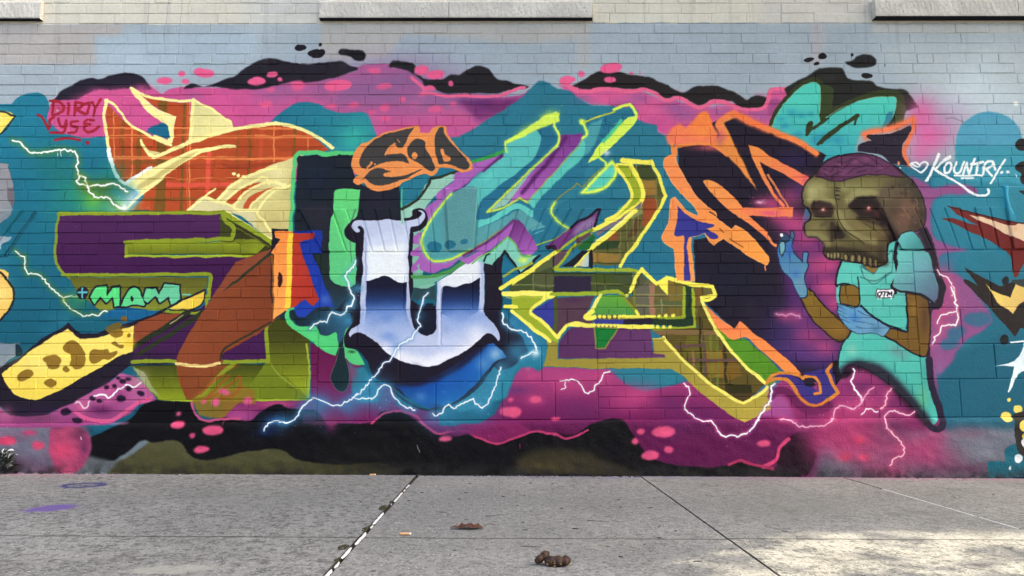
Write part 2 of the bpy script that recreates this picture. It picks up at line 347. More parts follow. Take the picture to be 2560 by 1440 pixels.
def letter_one():
    body = "268,262! 330,316 432,360! 437,294! 402,276! 352,238! 400,252 440,258 478,258! 475,363! 560,330 640,313 700,311 770,336 824,374! 745,392 690,412 640,434 600,460 540,505 465,530! 330,527! 362,490 330,470! 312,455! 295,430 280,395 268,355!"
    f(body, (196, 84, 38))
    with clip(body):
        DK, LT, RD, OV = (160, 66, 34), (240, 138, 76), (236, 92, 68), (118, 94, 30)
        for x, y, r in ((600, 400, 60), (520, 490, 60), (300, 400, 50), (700, 330, 40), (430, 420, 40)): spray(x, y, r, (178, 76, 34), .6)
        for x, w, a in ((286, 3, 1), (332, 4, 1), (476, 4, 1), (470, 2, .7), (686, 4, 1), (770, 4, .8)): s(f"{x},250 {x-3},560", w, LT, al=a)
        for x, w, a in ((307, 9, .55), (349, 14, .6), (405, 24, .75), (458, 7, .8), (625, 7, .6), (736, 8, .7), (595, 6, .4)): s(f"{x+3},255 {x-5},540", w, OV, al=a)
        s("524,385 520,480", 12, RD); s("655,330 650,430", 10, RD, al=.4)
        for y, w, a in ((290, 2, .9), (320, 5, .9), (340, 2, .7), (395, 8, .9), (446, 3, .9), (342, 9, .5)): s(f"255,{y} 830,{y+2}", w, LT, al=a)
        s("420,463 640,463", 11, RD, al=.9); s("640,340 800,345", 6, LT); s("330,408 440,406", 11, OV, al=.5)
        s("350,498 560,498", 7, OV, al=.5); s("560,415 700,412", 10, DK, al=.7); s("400,415 560,412", 7, DK, al=.4); s("700,376 800,372", 8, DK, al=.4)
        for x in (352, 390, 412): s(f"{x},494 {x-4},525", 6, OV, al=.55)
    KH = (226, 212, 140)
    # small upper horn and side block
    f("1550,1075! 1590,1100 1740,1160 1752,1190 1725,1440! 1690,1420! 1690,1270! 1600,1180!", (252, 242, 168), (0, 0))
    f("1948,1012! 2100,1085 2220,1165 2312,1222 2320,1295! 2150,1340 2020,1380 1890,1430!", grad((222, 216, 148), (246, 234, 158), 490, 260, 560, 320), (0, 0))
    s("1948,1012 2100,1085 2220,1165 2312,1222! 2320,1295", 5, CREAM, (0, 0))
    s("1945,1010 1905,1435", 9, CREAM, (0, 0))
    # cream panel right of the plaid
    pan = "465,530! 505,492 540,500! 600,455 650,428 700,406 742,392 790,378! 735,400! 733,575! 690,602! 650,578 600,540 560,532!"
    f(pan, grad((232, 220, 150), (214, 200, 128), 560, 450, 740, 560))
    with clip(pan):
        spray(700, 440, 40, (246, 236, 170), .7); spray(690, 560, 40, (206, 192, 120), .8); spray(600, 530, 40, (216, 204, 140), .7); spray(720, 480, 20, (206, 190, 120), .7, 50)
    f("2255,592! 2350,500 2450,440 2560,395 2640,385 2655,395! 2620,420! 2500,480 2400,560 2320,612!", (204, 88, 42), (0, 1))
    f("2430,652! 2470,570 2560,495 2700,440 2860,420! 2720,465 2620,520 2540,620 2520,655!", (206, 92, 44), (0, 1))
    s("2170,580 2300,440 2400,370 2480,330 2640,268 2760,240", 8, CREAM, (0, 1)); s("2220,600 2400,450 2560,370 2620,335 2680,345! 2690,400", 6, CREAM, (0, 1))
    s("2340,630 2440,500 2560,430 2700,380 2860,410", 7, CREAM, (0, 1)); s("2500,670 2570,560 2700,460 2900,420", 6, CREAM, (0, 1))
    s("2870,430 2760,460 2650,560 2580,690 2640,760 2720,880", 6, CREAM, (0, 1)); s("2230,660 2400,770 2560,870 2720,960", 7, CREAM, (0, 1))
    f("1855,665! 2060,540 2150,575 2240,600 2330,650 2560,680! 2560,850! 2440,740 2280,668 1960,668!", (224, 214, 160), (0, 1))
    s("1880,668 2050,530 2155,455", 7, CREAM, (0, 1), w2=5); s("2060,540 2160,578 2260,600 2380,655 2560,665", 7, CREAM, (0, 1))
    for x, y in ((2340, 302), (2385, 322), (2440, 338)): e(x, y, 20, 19, CREAM, q=(0, 1))
    # arcs and horns
    s("1870,1440 2000,1395 2150,1350 2320,1300 2450,1275 2560,1262 2710,1240 2860,1248 3000,1290 3120,1345 3240,1410 3330,1480", 9, CREAM, (0, 0))
    s("352,352 368,378 386,394", 6, CREAM, w2=10); s("388,394 425,378 470,360 500,350 560,330", 9, CREAM)
    f("1440,15! 1500,70! 1600,90! 1560,115! 1500,90!", KH, (0, 1))
    f("1240,395! 1420,300 1600,210 1750,130 1950,55 2150,20 2350,8 2368,35! 2200,52 2050,90 1850,180 1700,290 1560,420 1400,540 1290,650! 1245,672! 1330,560 1390,500 1330,450!", CREAM, (0, 1))
    f("1400,400! 1560,310 1700,210 1850,120 2000,72! 1880,150 1750,240 1600,340 1440,440 1350,460!", (214, 198, 120), (0, 1), b=1)
    s("265,250 292,268 330,315 385,345 430,366", 7, CREAM); s("268,250 262,290 266,340 272,380", 8, CREAM); s("272,375 285,425 300,450 312,458", 9, (252, 252, 250))
    s("312,458 345,440 380,420", 7, (252, 252, 240))
    s("327,222 352,250 400,290 430,322 425,345", 7, CREAM); s("328,222 365,240 425,252 480,254", 7, CREAM)
    f("1300,870! 1380,935 1420,965! 1550,1075! 1600,1180 1680,1260! 1470,1110 1380,985!", CREAM, (0, 0)); s("1700,1250 1688,1420", 7, CREAM, (0, 0))
    s("1550,1360 1700,1430 1720,1430", 6, CREAM, (0, 0))
    f("1475,1285! 1580,1245 1630,1225 1690,1270! 1690,1392! 1620,1365 1540,1315!", (26, 110, 145), (0, 0))
    # glow around the horn tip and first lightning
    for x, y, r, c, a in ((190, 480, 50, (40, 150, 110), .6), (240, 515, 50, (90, 190, 90), .6), (300, 520, 36, (180, 235, 150), .7), (280, 440, 40, (40, 150, 120), .5), (230, 500, 26, (120, 200, 70), .7),
                       (130, 400, 60, (30, 120, 110), .5), (150, 440, 40, (34, 125, 115), .4), (215, 470, 26, (90, 120, 30), .5), (320, 478, 20, (70, 160, 180), .9), (330, 500, 22, (235, 240, 235), .7), (160, 520, 60, (40, 150, 130), .4),
                       (256, 470, 26, (80, 110, 30), .6)):
        spray(x, y, r, c, a)
    Y = (120, 140, 40)
    bolt("33,351 50,354 58,366 70,378 105,385 130,380 160,375 188,378 196,395 192,420 200,440 216,446 219,462", 4, Y, gw=12)
    bolt("200,442 192,452 200,462 220,468 245,462 283,460 300,468 318,478", 4, Y, gw=12); bolt("220,465 222,480 235,495 275,498 285,512 300,520 314,523", 4, Y, gw=10)
    spray(312, 520, 12, (250, 252, 250), .9); spray(340, 484, 12, (160, 205, 220), .8)
    s("145,384 145,391", 1.5, (250, 250, 250)); s("152,378 152,391", 1.5, (250, 250, 250))
    bolt("41,627 50,640 63,643 62,665 68,682 100,688 115,705 130,722 155,742 162,755", 3, Y, gw=11); bolt("158,746 175,742 195,744 212,746", 2, Y, gw=7)
    bolt("162,755 175,772 195,782 207,790 230,785 245,790 256,779 270,780", 3, Y, gw=9); s("207,788 208,795", 2, (250, 250, 240))
    spray(195, 750, 30, (70, 160, 80), .5)
    # red hand-written tag
    R = (168, 38, 58)
    for a in ("540,1005 535,1150", "505,1008 600,1022 645,1080 605,1140 535,1155", "690,1035 688,1145", "760,1025 750,1150", "760,1025 825,1040 808,1085 765,1092 855,1145", "845,1045 930,1030", "890,1040 878,1140", "925,1040 955,1085! 1012,992", "955,1085 940,1160",
              "380,1155 435,1185 480,1295! 508,1210 545,1180", "590,1200 605,1258 645,1268 668,1205", "668,1240 640,1325 560,1330 500,1328", "785,1215 715,1225 725,1262 775,1280 755,1325 690,1330", "945,1205 880,1205 850,1240 905,1252! 860,1265 845,1300 880,1325 940,1315 990,1275", "555,1405 640,1388 740,1390 800,1405"):
        s(a, 7.5, R, (0, 0), w2=6.5)
    e(219, 357, 5, 6, R); e(146, 277, 4, 3, (210, 190, 200))
    spray(150, 272, 30, (168, 44, 62), .35, 14); spray(215, 320, 40, (200, 60, 90), .25, 20)

def letter_two():
    L = (146, 162, 34)
    # lower left background stuff
    # left handle, dark mass
    f("-240,930! 0,860! 0,800! 200,690 370,560 400,520 560,440 692,362! 740,415 800,462 880,465 1060,435 1200,380 1350,340 1640,230! 2060,215! 2000,500! 2000,760! 1320,770! 1220,850! 1010,1000 900,1060 720,1170 500,1250 480,1275 300,1310 120,1290 0,1180! -700,1200! -900,900!", (38, 30, 45), (0, 2))
    spray(90, 1030, 70, (50, 30, 66), .7, 20)
    # box letter
    P1 = "148,536! 554,536! 557,552! 568,560! 576,578! 582,597! 312,602! 312,640! 640,641! 528,750! 524,690! 160,686! 147,668 141,640 145,575!"
    f(P1, grad((88, 42, 94), (72, 24, 80), 0, 540, 0, 690))
    f("480,790! 700,610! 700,905! 335,905! 335,870!", (76, 30, 84)); spray(380, 895, 70, (50, 34, 62), .7, 16)
    f("550,536! 600,556! 690,616! 640,640! 560,640! 550,600!", (70, 74, 26))
    f("562,538! 600,560! 672,610! 690,620! 640,634! 588,606! 580,575!", (62, 62, 24)); f("590,600! 640,600 665,612! 640,636! 580,612!", grad((110, 120, 22), (150, 165, 30), 580, 600, 660, 640))
    s("558,532 600,558 650,588 690,614", 12, (152, 166, 34)); s("550,545 600,575 672,618", 3, (110, 116, 30))
    f("314,606! 590,606! 640,636! 314,636!", grad((150, 164, 32), (108, 118, 20), 0, 604, 0, 638))
    s("312,604 440,602 582,598! 586,572 578,560 568,556 558,540", 10, L); s("318,606 314,620 316,637", 8, L); s("314,640 440,642 560,641 640,641", 7, (170, 186, 40))
    s("148,536 300,535 552,532", 9, L); s("148,540 143,575 139,640 147,668 160,684 185,705 192,720", 7, (140, 155, 50)); s("158,688 300,688 440,687 525,686", 9, L); s("526,688 523,745", 9, L)
    f("172,694! 519,694! 515,752! 490,772! 330,778! 250,776! 190,728!", grad((104, 102, 30), (140, 150, 46), 0, 695, 0, 775))
    s("330,776 420,780 505,782 516,770 518,740", 7, L)
    f("1180,200! 1330,205 1600,235! 1640,232! 1350,336! 1180,390 1060,430 880,460 800,455! 900,330!", (20, 104, 150), (0, 2)); f("700,300! 1200,300! 1050,430 900,455 800,450 720,380!", (24, 104, 124), (0, 2), b=3)
    s("690,362 740,415 800,463 880,468 1060,437 1200,382 1350,340 1500,290 1640,232", 5, DARK, (0, 2))
    # MOM tag
    G, K = (98, 212, 140), (36, 34, 48)
    M = ("960,-10! 1070,-22! 1068,85! 1130,-8! 1195,-8! 1197,188! 1150,192! 1128,85! 1062,150! 1010,90! 950,165! 905,100!",
         "1215,192! 1240,120 1290,30 1345,-5 1385,20 1410,80 1450,165! 1440,182! 1340,168 1280,190!",
         "1432,118! 1460,10! 1560,0! 1592,72! 1650,-30! 1795,-22! 1802,118! 1722,190! 1690,90! 1605,152! 1560,78! 1482,150!")
    for m in M: f(m, G, (0, 2), edge=K, ew=9)
    for m in M: f(m, grad((92, 222, 130), (112, 206, 160), 300, 715, 400, 760), (0, 2))
    e(1322, 110, 13, 30, K, q=(0, 2)); e(825, 55, 62, 62, K, q=(0, 2)); s("780,55 870,55", 5, (96, 190, 200), (0, 2)); s("822,10 828,102", 5, (96, 190, 200), (0, 2)); s("1830,78 1905,72", 4, (120, 205, 180), (0, 2))
    # brown strip, yellow tip, yellow handle
    f("1345,375! 1390,345 1600,270 1700,262 1850,255! 1330,610!", (150, 76, 44), (0, 2)); s("1900,235 1330,600", 12, (48, 56, 34), (0, 2)); s("1835,275 1700,365", 2, (220, 190, 150), (0, 2))
    f("1660,215! 1900,100 2055,22! 2052,90 2020,165 1955,205 1890,228! 1800,228!", grad((252, 226, 90), (236, 196, 60), 420, 0, 515, 0), (0, 2), edge=K, ew=3); s("1650,218 2055,20", 5, K, (0, 2))
    f("25,858! 250,682 460,530 680,410! 720,445 770,490 830,510 900,505 1060,480 1150,445 1220,412! 1345,375! 1330,640! 1200,690 900,860 600,1030 450,1090 350,1117 250,1112 150,1070 80,990 40,910", grad((250, 226, 106), (248, 220, 84), 0, 860, 0, 980), (0, 2))
    spray(1290, 560, 60, (250, 212, 60), .9, q=(0, 2)); spray(1250, 440, 60, (250, 210, 60), .6, q=(0, 2)); spray(400, 760, 300, (250, 232, 140), .5, 120, q=(0, 2))
    B = (152, 116, 36)
    e(258, 880, 86, 54, B, -20, q=(0, 2))
    for a in ("430,715 500,682 580,682 622,720 600,785 540,818 482,800 465,750", "628,600 680,540 740,530 800,570 850,655 855,745 810,805 750,815 728,785 700,770 720,720 700,660 650,640", "632,805 662,775 690,805 700,830 665,848 640,830",
              "898,660 930,620 1000,622 1080,608 1100,650 1170,640 1165,680 1100,722 1040,710 1000,742 950,765 900,740", "1110,550 1150,535 1190,570 1240,575 1230,610 1180,605 1140,575", "440,950 500,910 550,925 568,965 530,1008 480,990", "1060,420 1130,400 1220,412 1235,470 1170,502 1110,482"):
        f(a, B, (0, 2))
    e(1295, 472, 20, 24, B, q=(0, 2)); e(1250, 310, 34, 28, (128, 96, 50), q=(0, 2), b=1); f("1060,400 1200,340 1230,380 1110,440", (116, 100, 46), (0, 2))
    # pink corner with dark dots
    pk = "-300,1190! 0,1190! 60,1260 200,1290 480,1275! 600,1210 720,1165 800,1110 900,1050 1010,985 1130,925 1215,850! 1330,880 1420,930! 1520,1060 1560,1130! 1400,1170 1320,1250 1200,1310 1090,1365! 540,1400! -300,1400!"
    f(pk, grad((190, 96, 150), (152, 66, 122), 0, 1000, 0, 1060), (0, 2), b=1)
    spray(60, 1270, 90, (205, 120, 150), .5, q=(0, 2)); spray(1010, 1220, 150, (96, 30, 88), .8, 60, q=(0, 2)); spray(400, 1310, 200, (120, 66, 100), .7, 40, q=(0, 2)); spray(1180, 1080, 120, (150, 60, 120), .7, q=(0, 2)); spray(1100, 1010, 70, (215, 100, 150), .6, q=(0, 2))
    spray(820, 1190, 50, (222, 100, 146), .9, q=(0, 2))
    s("760,1250 900,1320 1080,1330 1200,1280 1310,1200 1400,1140 1500,1110", 9, (222, 96, 146), (0, 2))
    for x, y, a, b_ in ((1060, 992, 26, 22), (1145, 983, 24, 20), (1235, 938, 36, 26), (1190, 905, 22, 14), (1290, 1010, 36, 30), (1288, 912, 30, 18), (1410, 1060, 36, 26), (1215, 1110, 48, 34), (930, 1110, 32, 26), (1000, 1130, 30, 20), (665, 1248, 60, 34), (770, 1325, 52, 28)):
        e(x, y, a, b_, (44, 24, 52), q=(0, 2), b=1)
    bolt("945,1085 1020,1065 1100,1095 1145,1050 1180,1010 1240,995", 4, (200, 110, 160), (0, 2), gw=6); bolt("1255,980 1300,975 1345,1000 1390,975 1415,950", 4, (200, 110, 160), (0, 2), gw=6); bolt("760,1160 800,1150 840,1210 870,1205 895,1140", 2, (210, 120, 160), (0, 2), gw=4)
    # stem and green floor
    f("330,915! 600,910! 680,912! 700,950 745,970! 775,1000! 395,1000! 372,975!", grad((76, 82, 14), (146, 160, 24), 0, 915, 0, 995))
    f("665,905! 745,905! 775,1000! 600,1000!", (120, 134, 24)); f("664,790! 690,800! 712,775! 730,800! 776,856! 776,1000! 750,972! 680,912! 668,905!", grad((74, 74, 18), (148, 162, 26), 0, 840, 0, 960))
    s("768,862 774,920 772,998", 5, (168, 180, 60)); s("665,790 668,850 671,905", 10, L); s("678,912 700,940 745,972", 4, (150, 162, 50)); s("395,1000 560,1002 772,999", 5, (160, 176, 40))
    f("332,918! 360,930! 400,995! 372,975!", (160, 170, 110), b=1); spray(352, 945, 18, (170, 160, 140), .6, 26, 45)
    s("332,906 400,903 440,906", 9, L); s("552,906 600,905 672,903", 9, L)
    f("590,655! 690,618! 690,800! 640,840! 500,790! 530,745!", (146, 76, 48))
    s("690,624 648,662 590,708 528,768 480,800 350,886", 12, (50, 60, 36))
    f("690,630! 600,700 530,752! 500,790 468,845 450,880 443,905 448,950 470,1000! 560,905! 555,895 570,878 620,850 680,806! 700,700!", grad((152, 78, 42), (136, 66, 34), 480, 0, 680, 0))
    s("678,806 620,838 572,866 556,885 552,902", 5, (58, 56, 34)); f("445,912! 600,912! 560,935 500,985 478,1000! 462,985 448,945!", (146, 76, 36), al=.9)
    s("442,911 480,914 520,916 550,910", 8, (248, 220, 140))
    s("588,905 540,950 492,1000", 9, (146, 158, 34)); f("480,996! 540,985 600,965 640,978! 640,1012! 600,1010 560,1044 530,1044 500,1038!", (146, 116, 32), b=1, al=.9)
    for a in ("500,985 540,950 562,938", "520,990 550,965 575,938", "510,1000 560,975 600,940", "540,1000 590,985 605,946"): s(a, 7, (166, 92, 34), al=.85)
    for x, y, r in ((555, 981, 8), (568, 983, 8), (510, 1005, 6), (540, 1006, 12), (620, 1003, 12), (448, 1035, 5)): e(x, y, r, r * .8, (225, 96, 140), b=2)

def letter_three():
    f("700,700! 830,560! 900,640! 900,800! 880,900! 800,880! 735,800! 700,800!", (36, 56, 64))
    # big dark block with green trim
    f("415,128! 1010,108! 970,280 1100,430 1430,420! 1450,660! 1480,760! 900,900! 1000,1440! 1000,1700! 880,1780! 660,1600! 380,1560! 150,1600! 150,1110! 190,880! 390,880!", (32, 40, 50), (1, 1))
    spray(600, 330, 160, (24, 40, 66), .6, q=(1, 1)); spray(1200, 560, 160, (44, 36, 56), .8, q=(1, 1)); spray(620, 700, 110, (46, 44, 56), .6, q=(1, 1))
    s("820,103 770,102 640,98 430,98! 395,150 380,240 370,500 352,880", 10, (92, 210, 124), (1, 1)); s("1030,95 800,92 560,90 430,95", 9, (92, 210, 124), (1, 1)); s("1462,440 1455,560 1462,660", 4, (90, 200, 140), (1, 1))
    f("430,640! 560,620! 720,620! 740,720! 700,1090! 560,1090! 640,900!", (46, 46, 58), (1, 1), al=.6)
    f("785,480 815,455 870,448 960,450 1048,462! 1035,560 1020,700 990,760! 1000,1080 1000,1400! 940,1432 860,1425 800,1400 755,1360 738,1280 740,1100 735,940 755,760 775,720! 775,600", grad((104, 216, 124), (100, 210, 140), 0, 480, 0, 720), (1, 1))
    f("790,620! 850,640! 900,760! 860,900! 780,760!", (88, 200, 112), (1, 1), al=.5); s("1000,660 965,760 955,900 950,1060 960,1180", 4, (90, 140, 105), (1, 1), w2=2)
    f("640,1440! 740,1330! 770,1400 850,1432 950,1436! 1000,1400! 1000,1540! 900,1560! 760,1700!", grad((38, 54, 62), (40, 88, 120), 0, 720, 0, 800), (1, 1)); f("590,1110! 740,1100! 740,1300! 690,1400! 620,1260!", (38, 52, 46), (1, 1))
    # blue / red / orange shield
    f("385,870! 640,868 668,900 666,1095! 560,1100! 612,1200 660,1320 700,1440 720,1480 790,1630! 640,1640 560,1690 490,1735 430,1745 370,1640 340,1500 400,1450!", grad((28, 60, 168), (36, 72, 180), 0, 600, 0, 790), (1, 1))
    spray(700, 1560, 60, (90, 130, 200), .6, q=(1, 1))
    f("380,892! 590,892! 592,945! 560,955 470,968 440,985! 460,1080 520,1240 585,1440 640,1570! 582,1632! 540,1612 490,1555! 390,1635! 345,1640!", grad((196, 58, 40), (184, 58, 42), 740, 0, 790, 0), (1, 1))
    f("172,850! 330,850! 330,890! 200,900! 160,1120! 150,1110!", DARK, (1, 1)); s("185,860 180,960 230,975! 150,1090", 6, DARK, (1, 1))
    f("192,885 230,872 380,875! 378,900 345,1640 300,1670! 160,1770! 170,1440 180,1110! 150,1090! 230,985 240,965! 195,945!", grad((252, 150, 66), (255, 168, 80), 0, 580, 0, 780), (1, 1))
    f("330,892! 382,900! 360,1300 350,1560 340,1640! 290,1660! 310,1300 318,1000!", (252, 214, 62), (1, 1)); e(240, 1360, 24, 72, (70, 30, 28), q=(1, 1))
    s("160,1120 175,1440 160,1780", 4, (150, 90, 30), (1, 1))
    # magenta ground
    f("550,560! 830,680! 1050,760! 1180,940! 1400,1000! 1400,1200! 300,1200! 555,1120!", grad((112, 24, 80), (136, 40, 100), 0, 870, 0, 1020), (1, 2))
    f("880,480! 960,780 1090,800 1180,940! 1220,980 1220,1150! 1000,1120 950,900!", (44, 132, 152), (1, 2), b=2); spray(960, 850, 60, (150, 70, 110), .8, 120, q=(1, 2))
    f("290,270! 330,212 375,198 390,215! 340,235 335,290 380,350 430,385 520,385 600,380 650,460 700,480 745,475 790,435! 820,500 828,600 802,682! 690,640 530,520 380,420 310,350", (88, 214, 126), (1, 2))
    f("350,240! 380,240! 420,290 520,290 640,240! 780,230! 950,250! 960,380! 880,480 850,540! 830,560! 800,440! 740,470 660,470 600,385 480,380 400,360!", grad((24, 44, 54), (50, 100, 130), 740, 0, 860, 0), (1, 2)); spray(920, 330, 50, (70, 150, 190), .7, q=(1, 2))
    f("870,620! 875,500 900,420 960,370! 960,520! 920,600! 1000,625 1055,690 1095,775! 1010,775 940,750 890,690!", (92, 212, 128), (1, 2)); spray(960, 640, 40, (40, 60, 50), .8, 16, q=(1, 2))
    s("855,560 845,640", 8, (26, 52, 58), (1, 2)); f("835,600! 880,600! 900,720 930,830 935,930 915,1005 870,1047 810,1025 770,960 752,900 762,840 790,760 820,680", (26, 52, 58), (1, 2), edge=(130, 130, 110), ew=1)

def chrome_u():
    f('0,225! 380,540! 350,560! 358,700! 300,790! 150,790! 60,800! -60,1100! -500,1250! -700,1150! -100,700!', grad((34, 120, 156), (44, 142, 160), 0, 800, 0, 960), (2, 2), b=2)
    D = (34, 27, 44)
    f("890,880 905,840 945,780 1000,750 1080,742 1300,745 1490,748 1555,730 1560,680 1600,648 1660,643 1700,680 1718,750 1700,820 1640,860 1578,885! 1572,1000! 1578,1440! 1545,1560! 1700,1640! 2290,1540! 2290,1180! 2210,1090 2290,1070! 2465,1120! 2460,1670 2510,1760 2640,1900 2690,1990 2720,2080! 2560,2170 2480,2160 2380,2210 2240,2400 2100,2540 1960,2620 1780,2650 1560,2560 1400,2460 1280,2390! 1180,2320 1100,2150 1010,2060 900,2040 878,1960 890,1900 930,1840 975,1790! 1005,1440! 1000,990! 940,970 900,930", D, (1, 1))
    # blue underside
    blu = "1325,950! 1500,960 1700,920 1950,800 2150,660 2300,570 2375,555! 2430,600 2480,640 2515,705! 2400,760 2300,850 2200,960 2060,1090 1950,1160 1800,1195 1700,1190 1560,1120 1430,1010!"
    f(blu, grad((14, 56, 136), (26, 104, 190), 1000, 930, 1090, 1020), (1, 2))
    with clip(blu, (1, 2)):
        f("1200,900! 1500,905 1750,870 1980,760 2150,640 2300,520! 2300,590 2150,730 1980,850 1750,950 1500,990 1200,960!", (34, 30, 60), (1, 2), b=4)
        spray(2400, 660, 90, (150, 192, 222), .95, q=(1, 2)); spray(2280, 760, 90, (110, 160, 205), .7, q=(1, 2)); spray(2000, 940, 160, (30, 96, 170), .6, q=(1, 2)); spray(1650, 1090, 60, (110, 160, 215), .5, q=(1, 2)); spray(1800, 1180, 120, (16, 40, 110), .6, 30, q=(1, 2))
    f("2375,552! 2440,500! 2560,590 2630,660 2625,730 2540,800 2420,830! 2390,790! 2515,705! 2480,640 2430,600!", D, (1, 2), b=1)
    s("1345,1000 1440,1085 1560,1170 1700,1215 1850,1215", 6, D, (1, 2))
    s("2515,712 2440,735 2380,780 2230,970 2080,1100 1960,1165 1850,1205", 8, D, (1, 2))
    body = "950,820 975,785 1040,765 1300,768 1540,765 1610,745 1650,705 1640,682 1618,672 1655,668 1685,700 1684,750 1650,795 1600,820 1545,832! 1535,900 1530,1440! 1560,1780 1600,1870 1680,1915 1740,1915 1790,1870 1805,1780 1810,1380! 1900,1330 2100,1200 2220,1110 2262,1095 2282,1130! 2285,1640 2310,1740 2380,1810 2430,1880 2442,1940 2425,1972! 2380,1920 2340,1900 2290,1910 2210,1980 2100,2070 1950,2150 1830,2205 1720,2222 1600,2215 1460,2175 1340,2110 1230,2010 1150,1950 1080,1900 1020,1888 970,1905 948,1940! 930,1910 940,1870 985,1840 1045,1810! 1050,1440! 1065,1340 1072,1100 1080,960 1080,870 1060,830 1030,820 1012,835 1035,860 1030,880 1000,882 965,860"
    f(body, (198, 206, 230), (1, 1))
    with clip(body, (1, 1)):
        f("1110,950! 1530,850! 1530,1400! 1110,1400!", (212, 220, 238), (1, 1), b=8); f("1110,1040! 1510,1000! 1510,1420! 1110,1420!", (238, 242, 244), (1, 1), b=6)
        f("1840,1300! 2240,1100! 2240,1440! 1840,1440!", (238, 241, 244), (1, 1), b=6)
        g = grad((24, 26, 54), (48, 92, 166), 0, 716, 0, 840, (132, 162, 216))
        f("1105,1372! 1180,1360 1260,1335 1320,1335 1380,1370 1460,1395 1510,1395! 1500,1660! 1560,1860! 1200,1860! 1090,1740! 1105,1440!", g, (1, 1))
        f("1860,1440! 1900,1420 2000,1435 2080,1400 2150,1390 2240,1340! 2230,1680! 2000,1760! 1860,1700!", g, (1, 1))
        f("1060,1640! 1540,1640! 1650,1940! 1800,1940! 1860,1650! 2280,1650! 2500,2000! 1740,2300! 1200,2050! 1000,1850!", grad((118, 152, 212), (196, 206, 234), 0, 765, 0, 850), (1, 1), b=14)
        f("1200,2000! 1500,2100! 1720,2130! 2000,2060! 2340,1860! 2200,2050! 1720,2280! 1300,2160!", (244, 242, 248), (1, 1), b=9)
        spray(1330, 1930, 110, (112, 150, 214), .7, 60, q=(1, 1)); spray(1300, 1740, 90, (92, 130, 200), .5, 50, q=(1, 1)); spray(2050, 1740, 90, (120, 150, 208), .5, 50, q=(1, 1)); spray(2200, 1900, 120, (240, 240, 248), .7, q=(1, 1)); spray(1400, 2010, 60, (120, 160, 210), .5, q=(1, 1)); spray(1180, 1780, 70, (130, 160, 210), .5, q=(1, 1)); spray(1900, 1860, 50, (130, 150, 190), .3, q=(1, 1))
        s("1075,900 1100,1000 1098,1440 1085,1800", 5, (184, 192, 224), (1, 1)); s("1520,1440 1525,1700 1560,1850", 5, (184, 192, 222), (1, 1)); s("1835,1430 1840,1600 1830,2000", 7, (206, 214, 238), (1, 1)); s("2265,1140 2262,1680", 6, (186, 196, 226), (1, 1)); s("1850,1450 1860,1700", 2, (120, 140, 180), (1, 1))
        s("1110,1378 1180,1365 1260,1335 1320,1335 1390,1370 1470,1400 1510,1392", 3, (28, 28, 52), (1, 1))
    for a in ("1600,1780! 1700,1600! 1770,1600! 1790,1800 1750,1895 1660,1900 1610,1860",): f(a, (26, 30, 50), (1, 1), b=1)
    f("1590,1400! 1780,1380! 1800,1560! 1560,1560!", (48, 78, 84), (1, 1), b=2)
    spray(1600, 2260, 60, (20, 36, 70), .4, q=(1, 1))
    # glow of the blue bolts
    for x, y, r, a in ((895, 720, 14, .8), (880, 760, 18, .7), (850, 795, 20, .4), (905, 990, 34, .7), (870, 1015, 32, .7), (800, 1012, 40, .75), (940, 975, 40, .7), (960, 1000, 40, .6), (1020, 1010, 34, .5), (1200, 1010, 44, .8), (1225, 960, 34, .8), (1260, 920, 30, .6), (1130, 1035, 50, .6), (1080, 1040, 40, .5), (760, 1030, 30, .5), (710, 1055, 26, .5), (1290, 880, 30, .8), (1330, 870, 34, .7), (1280, 810, 22, .8), (1320, 830, 24, .7), (1055, 760, 10, .5), (1050, 790, 16, .4)):
        spray(x, y, r, (62, 140, 176), a)
    W = (60, 140, 190)
    bolt("890,650 882,672 868,680 862,692 870,705 875,722 885,740 882,760 868,770 862,780", 3, (100, 180, 210), gw=9, w2=4)
    bolt("862,780 852,786 830,782 822,795 818,808 800,805 785,812 775,822", 3, (80, 150, 180), gw=9)
    bolt("1068,735 1058,745 1055,765 1048,785 1043,800 1052,818 1038,832 1030,848 1000,862 988,880 975,905 958,912 945,935 930,950", 3, (90, 150, 200), gw=6)
    bolt("930,950 915,965 900,985 885,995 895,998 935,996 945,975 960,962 975,968 985,990 1000,1010 1020,1022 1040,1026", 3, (70, 160, 200), gw=11)
    bolt("895,985 875,1000 855,1015 830,1015 805,1002 785,995 768,1008 755,1022 742,1042 722,1058 690,1052 672,1058 660,1076", 3, (70, 140, 190), gw=10)
    bolt("1083,1035 1090,1042 1105,1036 1112,1018 1122,1010 1135,1022 1150,1015 1165,1005 1182,998 1190,1010 1205,1020 1220,1010 1230,990 1238,965 1245,940 1252,920", 3, (70, 160, 190), gw=11)
    bolt("1256,785 1260,812 1280,826 1315,830 1332,850 1345,880", 3, (60, 150, 190), gw=10, w2=4); bolt("1345,884 1330,882 1312,890 1302,896", 3, (110, 190, 210), gw=8)
    spray(1340, 884, 12, (220, 240, 245), .8)

